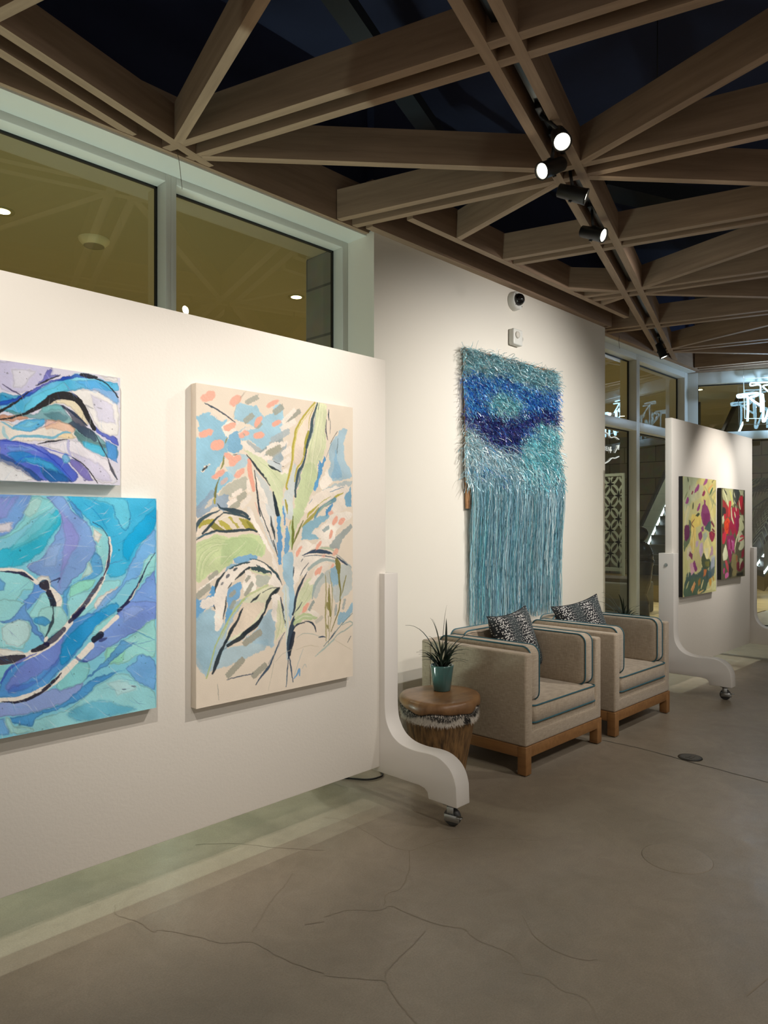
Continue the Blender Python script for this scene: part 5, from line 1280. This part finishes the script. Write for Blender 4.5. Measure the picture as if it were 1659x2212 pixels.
ART2 = """P 8fcfe4 1 0.3|136,-140 981,-202 981,1215 136,980
P 7fa2e0 .95 4.2|193,1 350,-3 337,44 312,87 269,135 193,160
P 9a95d6 .6 10.4|222,7 312,5 269,77 222,84
P e9e4e6 .9 7.0|193,103 294,90 282,119 193,141
P 9adbe0 .95 5.2|353,3 395,6 428,39 369,76 288,136 222,160 269,132 312,96 337,50
P c9e9e4 .6 8.7|356,10 385,13 375,43 344,77 325,60
P 39b6d6 .9 7.0|428,49 448,59 448,97 415,144 395,184 337,229 288,240 222,237 222,192 312,162 382,110
P 7ad0de .7 10.4|388,63 441,76 388,137 312,175 282,181
P 8aa6de .97 2.8|401,2 458,1 488,52 544,93 566,146 576,196 544,237 530,268 495,294 475,317 454,346 415,313 408,286 375,277 337,249 344,232 388,211 428,144 448,103 448,59 428,35
P 9d93d8 .6 10.4|441,42 482,86 516,152 482,214 454,281 441,332 454,213 461,127
P a9c4ec .6 10.4|401,177 454,165 428,246 388,244
P 4fb4e0 .95 5.2|468,0 530,-1 635,-1 806,-5 806,112 750,171 715,244 669,293 609,279 595,168 566,111 523,62
P 7fd0e6 .8 8.7|530,2 684,2 707,75 688,122 646,75 635,32 566,12
P 36a4da .8 8.7|673,169 715,119 806,36 806,119 730,185 699,236 676,220
P 5f9edb .9 2.8|468,11 488,21 509,41 530,79 506,65
P a5e0e4 .9 5.2|558,104 616,132 628,183 616,240 595,275 580,238 573,167
P efe9e0 .9 3.5|566,111 595,139 580,167 566,146
P 6aa9de .95 4.2|566,203 595,218 595,275 544,300 495,304 471,351 475,420 454,418 454,350 475,317 530,285
P c9e9e2 .95 2.8|548,230 566,270 520,295 537,261
P 9fe2cc .95 2.8|482,317 530,299 573,298 558,326 523,344 482,355
P a5dfe4 .95 4.2|475,355 558,333 602,303 669,311 631,355 544,419 482,455 475,403
P f0e9e2 .95 2.8|566,393 580,366 624,341 657,328 646,353 580,405
P a4e0e4 .97 4.9|193,245 306,260 356,293 356,326 328,321 297,364 251,399 193,394
P 6aa3dc .9 4.2|251,271 269,297 266,320 222,317
P 6f9adf .95 3.5|363,296 385,311 408,340 369,354 325,406 291,410 312,366 353,329
P a9e0e2 .95 3.5|382,338 415,333 454,353 454,418 428,423 344,415 369,360
P 7fb0e6 .95 4.2|754,171 806,119 806,206 746,297 692,316 646,371 558,435 544,441 609,361 669,322 699,258
P a5e2e2 .95 4.2|766,231 806,210 806,274 770,298 738,333 746,282
P 84a3e4 .97 3.5|794,281 806,289 806,458 654,444 692,396 730,355
P f3eee6 .97 4.2|366,283 385,274 408,286 415,310 398,325 375,301
S f3eee6 .97 8.7,13.0,13.0|240,246 288,250 325,261 369,297
S 1c1b44 .97 2.6,7.0,13.0,4.3|251,253 297,260 325,266 356,288
S f3eee6 .97 17.4,26.1,17.4|388,311 421,334 441,366 428,416
S 15132e .97 34.8,17.4|392,305 401,319
S 15132e .97 17.4,21.7,20.0,8.7|408,333 421,368 424,398 421,418
S 2c2a54 .9 2.6,7.0,1.7|411,299 434,290 446,288 438,301
S 22305a .8 1.7,2.6,3.5|562,90 595,111 616,140
S f3eee6 .95 13.0|624,147 628,197 616,254 602,296
S f3eee6 .95 21.7|602,296 566,351 530,390 488,428
S 1c1b44 .95 2.6,6.1,10.4,4.3|620,147 624,190 620,247 602,289
S 1c1b44 .9 13.0,15.7,17.4|598,296 562,347 530,390 495,425
S 1c1b44 .97 2.6,4.3,8.7,13.0,10.4|806,208 770,261 738,326 699,382 657,433
S f3eee6 .9 3.5|742,323 707,379 669,423
S 5a7fb0 .7 2.2|624,244 676,233
S 3a80b8 .7 3.0|635,28 654,79 688,122 707,67 692,9
S 3a90c8 .6 4.3|530,23 566,47 591,75 616,118
P a6dfe4 .97 4.9|222,352 325,361 344,425 353,462 331,500 322,522 282,510 222,499
P 6f9cdc .95 2.8|251,419 288,410 312,379 334,361 337,388 353,419 369,451 395,490 388,507 369,481 350,462 344,428 312,422 269,427
P c9e8ea .9 5.2|257,439 312,419 344,435 344,471 319,508 269,496
P b0e4e4 .95 3.5|382,385 421,385 454,391 475,434 454,463 415,489 398,491 369,437
P 3d97d8 .8 2.8|356,423 388,413 415,435 398,450 369,437
P f3eee6 .95 2.8|237,511 297,518 328,536 282,539 237,530
P 9adbe2 .97 3.5|222,550 288,556 325,555 282,582 257,610 222,618
P 5f97da .97 4.2|482,442 530,422 616,419 580,469 530,524 495,568 454,603 415,638 388,668 344,680 251,671 251,622 276,584 325,552 401,518
P 8a8fd8 .7 8.7|401,522 454,480 454,535 428,586 344,627 282,650 269,635 325,565
P 5a74cc .7 8.7|282,660 344,654 395,622 448,575 454,549 388,621 344,634 282,637
P 3f9cd6 .9 5.2|454,514 530,447 598,403 654,386 657,416 580,469 523,530 475,579 448,589
P a5e0e2 .95 2.8|558,495 580,462 646,429 639,450 584,494
P 86a0e2 .97 3.5|661,423 699,390 806,398 806,470 738,500 676,526 624,553 580,579 544,595 523,585 558,548 566,521 595,496
P a5bdf0 .6 7.0|676,417 730,404 770,418 676,468
P a9e2e0 .97 4.2|806,466 806,609 742,593 676,621 609,604 616,555 676,534 738,500
P a2e6cc .8 7.0|616,555 692,550 676,614 602,611
P 5f98d8 .9 2.8|669,533 707,548 738,541 692,565 616,616 573,635 527,663 544,645 609,597
P 7fb0e6 .97 2.8|723,620 742,593 806,624 806,737 746,705 707,662 684,637
P a7dfe6 .97 5.2|613,666 646,653 703,662 746,709 806,745 806,850 692,864 580,841 375,816 269,787 369,765 454,754 530,719 566,690
P 3fa0cc .6 10.4|475,758 580,735 654,763 730,799 580,806 495,796
P d3edf0 .6 8.7|616,677 692,682 730,725 654,734
P 9adde2 .95 3.5|428,667 448,637 495,595 544,595 551,625 530,663 454,679
P 9aa8e0 .95 4.9|251,687 312,691 382,673 428,671 454,679 495,672 527,663 509,702 454,727 375,739 282,738 237,729
P 5a9bda .95 3.5|282,744 356,739 441,731 502,697 523,676 580,650 684,644 654,647 573,684 530,719 441,745 369,758 356,785 300,767
P 7fb4ea .95 2.8|237,732 263,741 282,796 237,796
P b5e6e6 .9 2.8|266,741 285,748 300,774 356,789 356,805 285,797
S f3eee6 .97 26.1,26.1,21.7|237,549 312,550 382,526 428,501 482,445
S 15132e .95 26.1,30.4,13.0|240,547 282,549 325,545
S 15132e .97 13.0,21.7,20.0|356,529 382,523 401,515
S 1c1b44 .9 21.7,21.7,17.4|401,508 428,494 458,467
S 1c1b44 .95 13.0,17.4,13.0|480,442 502,423 530,398
S 15132e .9 3.5,4.3,13.0,3.5|421,368 423,409 418,442 395,490
S f3eee6 .95 11.3|401,488 395,501
S f3eee6 .97 13.0,19.1,20.0,17.4|240,677 297,685 344,680 392,665 428,647
S f3eee6 .97 17.4,26.1,21.7|428,647 454,624 499,586
S f3eee6 .97 21.7,26.1|513,574 555,537
S f3eee6 .97 13.0,17.4|591,492 654,441
S 15132e .97 2.6,8.7,13.0,4.3|257,685 306,695 363,683 415,658
S 15132e .97 4.3,13.0,3.5|385,667 421,646 451,618
S 15132e .97 21.7,26.1|566,517 591,502
S 2c2a64 .8 13.0|587,523 613,516
S 1c1b44 .95 13.0,10.4|659,419 699,390
S 4a5ab8 .8 4.3,13.0,2.6|254,623 276,584 319,557 369,538
S 2c3a8a .7 8.7|502,569 516,585 544,592
S 6f9ac0 .7 1.7|676,526 778,583
S 6f9ac0 .7 1.7|635,543 730,551 802,545
S 4f90c0 .7 3.5|730,503 770,526 806,545
S 20305a .8 4.3|673,713 688,716
S 20305a .8 6.1|711,707 727,713"""
ART4 = """P cbc88f 1 0.9|-227,-72 1212,-154 1212,1307 -227,1178
P b9c3a0 .9 13.4|26,1 465,-9 337,109 159,251 26,294
P d9cf86 .9 13.4|337,13 793,-13 793,318 671,352 479,213 295,179
P c9ccaa .7 17.9|199,77 465,61 436,170 227,218 159,167
S e8dc96 .8 51.5|731,96 671,208 731,374
S a9ad80 .8 30.9|793,94 671,164 793,239
S b5b88a .8 24.7|523,76 641,165 731,263
S f0e6b0 .7 20.6|731,240 671,330 762,407
S e9b070 .8 24.7|716,46 611,100 641,132
S 8f9a70 .7 16.5|762,162 686,286
S e5ddb0 .8 51.5|119,267 79,335 53,418
S cfd0a8 .9 41.2|159,282 105,356 79,428
S d6d7b4 .9 24.7|66,252 39,325
S 7f8a5c .7 20.6|105,137 39,201
P e6cf72 .9 9.0|213,334 422,354 408,429 295,450 240,481 172,429
P 5a6e58 .9 9.0|132,387 186,402 199,481 172,533 145,585 66,635 26,665 26,557 145,512
P e2cb7a .95 9.0|186,455 295,450 295,561 254,672 199,670 159,585 199,534
S f0e2a0 .8 20.6|213,471 240,587 227,660
S 8a7a40 .7 10.3|254,460 213,560
P c9bf8a .8 13.4|268,683 465,618 436,752 408,827 309,854 254,746
P ded38c .8 10.7|671,584 793,575 793,766 731,752 731,652
P 3c5a58 .95 9.0|66,863 227,850 295,875 408,848 479,808 671,872 671,927 582,977 494,1053 39,1063 39,944
P 577058 .8 13.4|39,970 240,903 436,909 552,975 479,1046 39,1057
P c9c98a .9 9.0|39,712 92,740 92,864 39,944
P 4a6470 .9 9.0|641,793 762,737 762,887 671,927 611,896
P b9c0d0 .7 9.0|671,733 777,709 762,820 671,844
P 8d3a78 .95 3.6|494,196 537,200 537,233 611,276 656,352 656,385 596,440 523,445 465,418 422,343 436,300 451,256 494,234
P 7a2a60 .6 7.2|465,321 641,319 611,429 494,429
P a04888 .97 3.6|268,117 351,55 379,70 365,108 268,143
P a95a92 .97 3.6|479,50 537,-1 589,2 567,36 479,66
P 93305e .97 3.6|451,148 494,109 530,119 508,152 465,164
P 9c4c8c .97 3.6|59,232 105,184 139,199 119,231 79,244
P a04a88 .97 3.6|323,290 379,236 408,236 394,279 337,304
P 8a2a4a .97 3.6|186,151 227,118 240,128 213,160
P 6a2a5a .97 7.2|39,439 132,428 152,481 145,533 79,573 33,542
P 8f3a78 .95 3.6|365,504 436,488 451,537 408,574 365,547
P 9c4c88 .95 3.6|422,451 479,434 494,483 436,494
P 98294e .97 4.5|626,501 686,485 770,508 762,552 701,590 641,556
S c04a50 .9 16.5|686,496 716,529
S 7c2848 .95 30.9,24.7|686,402 747,441
S 7c2848 .95 24.7|701,468 762,491
P 3a4a38 .97 3.6|289,344 351,317 394,322 351,354
S 3a4a38 .97 26.8|240,233 227,281
S 3a4a38 .97 20.6|112,7 125,43
S 2f6a50 .95 24.7|716,80 641,143
S 7c2a38 .9 10.3|159,78 152,115
S 7c3040 .9 12.4|268,376 199,418 254,450
P 3f5c5c .95 5.4|508,456 656,385 671,457 641,495 552,473
P a9b8a8 .9 7.2|465,516 552,484 582,528 494,592
P c5b0c8 .95 7.2|394,606 465,591 465,678 422,725 379,675
P c5aec4 .95 5.4|295,577 365,573 351,621 295,636
P b58aa8 .8 5.4|626,644 716,629 731,708 641,727
P f0e6a0 .97 5.4|494,603 582,544 626,594 671,667 582,752 537,729 494,689
P ede9c0 .8 5.4|508,646 611,638 596,731 552,751
P 465440 .97 5.4|436,725 494,689 552,746 641,749 656,805 582,840 479,830 436,785
P 7a7a40 .8 7.2|508,771 626,765 626,814 537,816
P d8cfb0 .9 7.2|92,651 159,611 199,654 186,706 105,740
P 7c2a5c .95 4.5|132,699 159,664 227,692 213,739
P 8a3a7c .97 4.5|227,776 268,746 295,779 337,829 282,853
P d6a8b8 .9 5.4|159,773 227,760 268,852 186,879
P c87a48 .9 7.2|494,841 567,839 537,898 479,906
P e0a068 .95 5.4|186,995 268,947 295,959 213,1044
S e8b880 .9 16.5|268,942 186,1010
S e0c080 .9 18.5|379,1013 351,1048 479,1030
S c9a04a .9 30.9|716,918 747,953
P d6a048 .9 5.4|611,940 686,928 686,983 641,1013
P a87838 .8 7.2|351,931 408,912 408,966 351,989
S e6d8a0 .9 22.7|479,938 422,1010
S e6d8a0 .9 20.6|567,1030 641,1030 686,1005
S c9c890 .9 20.6|132,934 79,988
S dcdcae .9 14.4|145,742 132,845 119,886
P dfe0a8 .9 7.2|686,972 793,956 793,1051 686,1044
S 2f4040 .9 20.6|567,856 574,933
S 30302c .9 8.2|716,30 701,19 762,0
S 6f8a70 .8 14.4|777,737 762,820"""
ART5 = """P 5c5a44 1 0.8|-277,-71 1036,-129 1036,1030 -277,946
P b8b98c .95 7.9|45,7 363,5 429,117 337,155 208,193 132,141 45,99
P 2c3436 .9 7.9|337,6 523,4 496,101 416,153 337,119
P a9ad8c .9 6.3|510,5 675,4 661,74 551,49
S d6d8ac .9 21.8|70,24 132,88 208,175
S c9cb6c .9 27.2|246,27 298,97 337,173
S e4e5c4 .9 12.7|363,37 389,81
S 282c2e .95 18.2|82,14 157,61
S e0e0c0 .8 9.1|363,109 403,145 376,127
P a03438 .97 6.3|45,112 132,141 208,202 233,282 145,282 82,221 45,187
P 7a1c28 .97 6.3|443,148 551,68 605,53 633,89 661,177 647,261 551,234 496,170
P b02838 .9 6.3|523,78 619,66 619,122 578,197 523,133
P 303232 .95 6.3|33,187 107,194 132,238 82,274 33,274
P c43a3c .97 6.3|221,126 285,129 272,174 233,273 195,264
P a02440 .97 7.9|285,201 363,182 496,198 523,280 496,399 429,481 376,399 337,353 246,282
P 8a2450 .9 7.9|389,290 510,262 496,354 469,436 403,381
P d8482e .98 4.7|82,336 182,287 246,327 246,398 195,447 107,433
S b03024 .9 10.9|119,353 182,327 208,380 145,406 145,367
P c02c3c .97 4.7|70,256 132,252 132,300 82,309
P c23048 .97 6.3|33,441 107,424 145,464 94,538 33,541
P 9c2444 .97 7.9|246,318 363,353 376,444 311,457 259,398 246,452 195,451
P 7c1c2c .9 6.3|33,375 82,397 70,441 33,449
P 8a2c58 .98 6.3|157,468 272,465 337,457 389,512 403,581 376,653 311,624 285,713 233,729 182,620 157,531
P b04c80 .9 6.3|195,509 246,501 259,600 208,612
P b85a90 .9 4.7|298,524 363,521 363,602 311,624
S e6dfe4 .9 10.9|298,511 304,533
S e0c0d8 .8 7.3|272,600 298,650
P c3c79c .97 6.3|510,299 564,284 633,344 661,400 551,437 469,491 403,581 389,653 376,580 429,490 510,400
P c9ccaa .9 6.3|537,427 605,446 661,517 661,587 551,621 496,601 551,538 469,527
P b8bb98 .9 4.7|523,262 633,261 661,317 605,317
S d0d2a8 .9 27.2|510,115 523,161 551,197
S d0d2a8 .9 30.9|285,192 298,281 350,344
S d0d2a8 .9 21.8|416,172 429,217
S d0d2a8 .9 27.2|376,236 403,281
P d2d5b0 .97 6.3|33,283 70,265 82,309 57,353 33,336
P d4d8b4 .97 6.3|45,642 119,552 170,611 182,673 132,707 57,704
S e8e8d0 .9 10.9|82,617 70,683
S c03c50 .95 23.6|537,483 605,474 661,484
S b02c44 .95 18.2|510,528 605,511 661,494
P 8a2038 .97 6.3|592,631 661,605 661,680 578,710
P 8a8258 .9 9.5|311,664 429,659 469,719 443,855 337,877 285,802
P a05a38 .8 6.3|429,663 469,674 456,737 416,717
P 2b2c26 .8 7.9|246,756 337,805 285,879 208,883
P 6a1a30 .95 6.3|443,741 551,741 633,735 661,796 523,841 443,810
P b8bc98 .9 6.3|523,698 633,716 551,769 523,813
P 2c6068 .9 4.7|57,739 119,746 82,775
P c04c58 .95 4.7|107,719 157,712 208,777 208,839 157,796
P c84488 .97 4.7|57,801 82,780 107,794 82,841 57,827
P d06aa0 .97 4.7|107,851 157,828 208,834 195,874 119,887
P 20242a .8 6.3|208,745 259,738 259,828 221,844
S 4a4636 .8 12.7|551,792 496,858
P 101412 .9 7.9|429,855 633,842 633,879 443,883
P 2b3430 .9 4.7|647,0 689,3 682,134 647,130"""
nrng = np.random.default_rng(3)
def vnoise(h, w, cell, seed):
    g = np.random.default_rng(seed).random((int(h / cell) + 3, int(w / cell) + 3))
    y = np.arange(h) / cell; x = np.arange(w) / cell; yi = y.astype(int); xi = x.astype(int)
    fy = (y - yi)[:, None]; fx = (x - xi)[None]; fy = fy * fy * (3 - 2 * fy); fx = fx * fx * (3 - 2 * fx)
    a = g[yi][:, xi]; b = g[yi][:, xi + 1]; c = g[yi + 1][:, xi]; d = g[yi + 1][:, xi + 1]
    return (a * (1 - fx) + b * fx) * (1 - fy) + (c * (1 - fx) + d * fx) * fy
def paint(src, wmm, hmm, res, texture=0.06, wash=0.0):
    w, h = int(wmm / res) + 1, int(hmm / res) + 1
    f0 = src.strip().split()[1]; img = np.ones((h, w, 3)) * np.array(lin(tuple(int(f0[k:k + 2], 16) for k in (0, 2, 4))))
    img *= 1 + 0.05 * (vnoise(h, w, 40 / res, 8) - 0.5)[..., None]
    YY, XX = np.mgrid[0:h, 0:w] * res
    n1 = vnoise(h, w, 14 / res, 1) - 0.5; n2 = vnoise(h, w, 14 / res, 2) - 0.5; n3 = vnoise(h, w, 4.5 / res, 3) - 0.5; n4 = vnoise(h, w, 4.5 / res, 4) - 0.5
    n5 = vnoise(h, w, 50 / res, 5) - 0.5; n6 = vnoise(h, w, 120 / res, 6) - 0.5
    # diagonal bristle texture
    br = np.zeros((h, w)); rot = (XX * 0.75 + YY * 0.66); prp = (XX * -0.66 + YY * 0.75)
    g = np.random.default_rng(9).random((600, 400)); ii = ((prp - prp.min()) / 3.2).astype(int) % 600; jj = ((rot - rot.min()) / 40).astype(int) % 400
    br = g[ii, jj] - 0.5
    amp = 0.45 if wash else 1.0
    WX = XX + (n1 * 9 + n3 * 4 * amp) * (0.6 + 0.4 * amp); WY = YY + (n2 * 9 + n4 * 4 * amp) * (0.6 + 0.4 * amp)
    for ln in src.strip().split('\n')[1:]:
        hd, pts = ln.split('|'); t = hd.split(); P = np.array([[float(v) for v in p.split(',')] for p in pts.split()])
        col = np.array(lin(tuple(int(t[1][k:k + 2], 16) for k in (0, 2, 4)))); al = float(t[2])
        pad = 40; x0 = max(0, int((P[:, 0].min() - pad) / res)); x1 = min(w, int((P[:, 0].max() + pad) / res) + 1); y0 = max(0, int((P[:, 1].min() - pad) / res)); y1 = min(h, int((P[:, 1].max() + pad) / res) + 1)
        if x1 <= x0 or y1 <= y0: continue
        sl = (slice(y0, y1), slice(x0, x1))
        if t[0] == 'P':
            if len(P) > 4:
                Q = np.vstack([P[-1:], P, P[:2]]); PP = []
                for i in range(1, len(Q) - 2):
                    for tq in (0, 0.33, 0.67):
                        a_, b_q, c_, d_ = Q[i - 1], Q[i], Q[i + 1], Q[i + 2]
                        PP.append(0.5 * (2 * b_q + (c_ - a_) * tq * 0.8 + (2 * a_ - 5 * b_q + 4 * c_ - d_) * tq * tq * 0.8 + (3 * b_q - a_ - 3 * c_ + d_) * tq ** 3 * 0.8) + (0.1 * 2 * (c_ - b_q) * tq if False else (c_ - b_q) * tq * 0.2))
                P = np.array(PP)
            X, Y = WX[sl], WY[sl]; ed = max(float(t[3]), res * 0.8)
            n = len(P); inside = np.zeros(X.shape, bool); dist = np.full(X.shape, 1e9)
            for i in range(n):
                a, b = P[i], P[(i + 1) % n]
                cond = ((a[1] > Y) != (b[1] > Y))
                xs = (b[0] - a[0]) * (Y - a[1]) / ((b[1] - a[1]) if b[1] != a[1] else 1e-9) + a[0]
                inside ^= cond & (X < xs)
                d = b - a; L2 = d @ d + 1e-9; tt = np.clip(((X - a[0]) * d[0] + (Y - a[1]) * d[1]) / L2, 0, 1)
                dist = np.minimum(dist, np.hypot(X - a[0] - tt * d[0], Y - a[1] - tt * d[1]))
            sd = np.where(inside, dist, -dist)
            m = np.clip(0.5 + (sd + (n3[sl] + br[sl] * 0.8) * ed * amp) / ed, 0, 1) * al
            if wash: # watercolour rim
                m = m * (1 - wash * 0.22 * np.clip(n5[sl] + 0.5, 0, 1)); rim = np.exp(-((sd - 2) / 2.6) ** 2) * 0.34
            else: rim = 0
            cc = col * (1 + (n5[sl][..., None] * 0.22 + n6[sl][..., None] * 0.18 + br[sl][..., None] * texture * 1.2 + n3[sl][..., None] * 0.08)) * (1 - np.asarray(rim)[..., None] if wash else 1)
        else:
            if t[0] == 'S':
                ws = np.maximum(np.array([float(v) for v in t[3].split(',')]), res * 1.5); C = np.array(catmull(P, 6)) if len(P) > 2 else np.array([P[0] + (P[1] - P[0]) * k / 6 for k in range(7)])
                if len(ws) == 1: ws = np.array([ws[0] * 0.6, ws[0], ws[0], ws[0] * 0.6])
                wd = np.interp(np.linspace(0, 1, len(C)), np.linspace(0, 1, len(ws)), ws) / 2
                X = XX[sl] + n1[sl] * 3 + n3[sl] * 1.6; Y = YY[sl] + n2[sl] * 3 + n4[sl] * 1.6; flat = False
            elif t[0] == 'O':
                c0 = P.mean(0); dv = (P[1] - P[0]); La = np.hypot(*dv) / 2 + float(t[3]) * 0.22; dv = dv / (np.hypot(*dv) + 1e-9); Xo = XX[sl] + n1[sl] * 7 + n3[sl] * 3 - c0[0]; Yo = YY[sl] + n2[sl] * 7 + n4[sl] * 3 - c0[1]
                al_ = Xo * dv[0] + Yo * dv[1]; ac_ = -Xo * dv[1] + Yo * dv[0]; rr_ = (np.abs(al_ / La) ** 2.4 + np.abs(ac_ / (float(t[3]) * 0.52)) ** 2.4) ** (1 / 2.4)
                m = np.clip(0.5 + (1 - rr_) * float(t[3]) * 0.5 / (res * 1.4), 0, 1) * al; cc = col * (1 + br[sl][..., None] * texture + n3[sl][..., None] * 0.10)
                img[sl] = img[sl] * (1 - m[..., None]) + np.clip(cc, 0, 1) * m[..., None]; continue
            else:
                C = P; wd = np.full(len(P), float(t[3]) / 2); X = XX[sl] + n3[sl] * 5; Y = YY[sl] + n4[sl] * 5; flat = True
            best = np.full(X.shape, -1e9)
            for i in range(len(C) - 1):
                a, b = C[i], C[i + 1]; d = b - a; L2 = d @ d + 1e-9; tr = ((X - a[0]) * d[0] + (Y - a[1]) * d[1]) / L2; tt = np.clip(tr, 0, 1)
                dd = np.hypot(X - a[0] - tt * d[0], Y - a[1] - tt * d[1]); r = wd[i] + (wd[i + 1] - wd[i]) * tt
                if flat:
                    L = math.sqrt(L2); across = np.abs((X - a[0]) * d[1] - (Y - a[1]) * d[0]) / L; along = tr * L
                    over = np.maximum(-along, along - L) - wd[0] * 0.35 + br[sl] * 5
                    dd2 = np.maximum(across + wd[0] * 0.3 * np.clip(over / (wd[0] + 1e-6) + 0.6, 0, 1), over + r * 0.8); best = np.maximum(best, r - dd2)
                else: best = np.maximum(best, r - dd)
            m = np.clip(0.5 + best / (res * 1.1), 0, 1) * al
            if not flat: m = m * np.clip(1.22 + br[sl] * 0.35 + n3[sl] * 0.4, 0, 1)
            cc = col * (1 + br[sl][..., None] * texture * 1.4 + n3[sl][..., None] * 0.10)
        img[sl] = img[sl] * (1 - m[..., None]) + np.clip(cc, 0, 1) * m[..., None]
    if wash:
        # splinters of paler and darker pigment fanning out from the swirl, then spatter
        for k in range(int(wmm * hmm / 1500)):
            cx, cy = nrng.uniform(0, wmm), nrng.uniform(0, hmm); ang_ = math.atan2(cy - hmm * 0.42, cx - wmm * 0.12) + nrng.normal(0, 0.35) + (1.2 if hmm < 500 else 0); L_ = abs(nrng.normal(0, 20)) + 6
            dx_, dy_ = math.cos(ang_), math.sin(ang_); x0 = max(0, int((cx - L_) / res)); x1 = min(w, int((cx + L_) / res) + 1); y0 = max(0, int((cy - L_) / res)); y1 = min(h, int((cy + L_) / res) + 1)
            X = XX[y0:y1, x0:x1] - cx; Y = YY[y0:y1, x0:x1] - cy; al2 = np.abs(X * dx_ + Y * dy_); ac2 = np.abs(-X * dy_ + Y * dx_ + 0.02 * (X * dx_ + Y * dy_) ** 2 / L_)
            m2 = np.clip(0.5 + (1.3 * (1 - al2 / L_) - ac2) / (res * 0.9), 0, 1) * (0.34 if hmm > 500 else 0.16)
            tone = [(0.80, 0.93, 0.95), (0.10, 0.38, 0.66), (0.05, 0.10, 0.35), (0.85, 0.9, 0.95)][k % 4]
            img[y0:y1, x0:x1] = img[y0:y1, x0:x1] * (1 - m2[..., None]) + np.array(tone) * m2[..., None]
        for k in range(160):
            cx, cy, rr = nrng.uniform(0, wmm), nrng.uniform(0, hmm), abs(nrng.normal(0, 1.3)) + 0.5
            mm = np.hypot(XX - cx, (YY - cy)) < rr
            img[mm] *= 0.55
    g_ = img.mean(-1, keepdims=True); img = g_ + (img - g_) * (1.16 if wash else 1.02)
    return np.clip(img, 0, 1), w, h
paint_m = vcol_mat('painted_canvas', 'paint', 0.5, 0, bump=(300, 0.15), spec=0.35)
def painting(label, x0, ztop, wmm, hmm, yfront, depth, art, res, edge, texture=0.06, wash=0.0):
    t = thing('painting', label, 'painting', (x0, yfront, ztop), group=None)
    W_, H_ = wmm / 1000, hmm / 1000
    MB().box(0, W_, 0.0015, depth, -H_, 0).build('stretched_canvas', edge, t, bevel=(0.002, 2))
    img, w, h = paint(art, wmm, hmm, res, texture, wash)
    xs = np.linspace(0.0005, W_ - 0.0005, w); zs = np.linspace(-0.0005, -H_ + 0.0005, h)
    co = np.zeros((h, w, 3), np.float32); co[..., 0] = xs[None]; co[..., 2] = zs[:, None]; co[..., 1] = 0.0008
    idx = np.arange(h * w).reshape(h, w)
    F = np.stack([idx[:-1, :-1], idx[1:, :-1], idx[1:, 1:], idx[:-1, 1:]], -1).reshape(-1, 4).astype(np.int32)
    me = D.meshes.new('painted_surface'); me.vertices.add(h * w); me.vertices.foreach_set('co', co.ravel())
    me.loops.add(F.size); me.loops.foreach_set('vertex_index', F.ravel()); me.polygons.add(len(F))
    me.polygons.foreach_set('loop_start', np.arange(0, F.size, 4, dtype=np.int32)); me.polygons.foreach_set('loop_total', np.full(len(F), 4, np.int32))
    me.update(calc_edges=True); me.validate(); me.materials.append(paint_m)
    ca = me.color_attributes.new('paint', 'FLOAT_COLOR', 'POINT'); c = np.ones((h * w, 4), np.float32); c[:, :3] = img.reshape(-1, 3); ca.data.foreach_set('color', c.ravel())
    o = D.objects.new('painted_surface', me); COL.objects.link(o); o.parent = t
    return t
raw = mat('raw_canvas', (226, 214, 198), 0.8); wedge = mat('white_canvas_edge', (222, 224, 226), 0.7); dark_edge = mat('black_canvas_edge', (16, 15, 20), 0.5); bl_edge = mat('blue_canvas_edge', (170, 205, 220), 0.7)
painting('tall abstract plant painting in pale green, blue and pink on the foreground display wall', 1.560, 2.017, 872, 1318, 2.560, 0.040, ART3, 2.0, raw, 0.05)
painting('wide blue and white painting of waves with black curves, upper left on the display wall', 0.640, 1.990, 601, 400, 2.560, 0.040, ART1, 1.6, wedge, 0.03, 0.7)
painting('large square turquoise and violet swirl painting hung below the wave painting', 0.575, 1.545, 812, 808, 2.560, 0.040, ART2, 1.8, bl_edge, 0.03, 0.7)
painting('tall floral painting of purple blooms on yellow green, on the far display wall', 6.345, 1.862, 806, 1062, 2.490, 0.036, ART4, 4.0, dark_edge, 0.05)
painting('smaller floral painting of red blooms, right of the purple one on the far display wall', 7.285, 1.792, 690, 892, 2.490, 0.036, ART5, 4.0, dark_edge, 0.05)
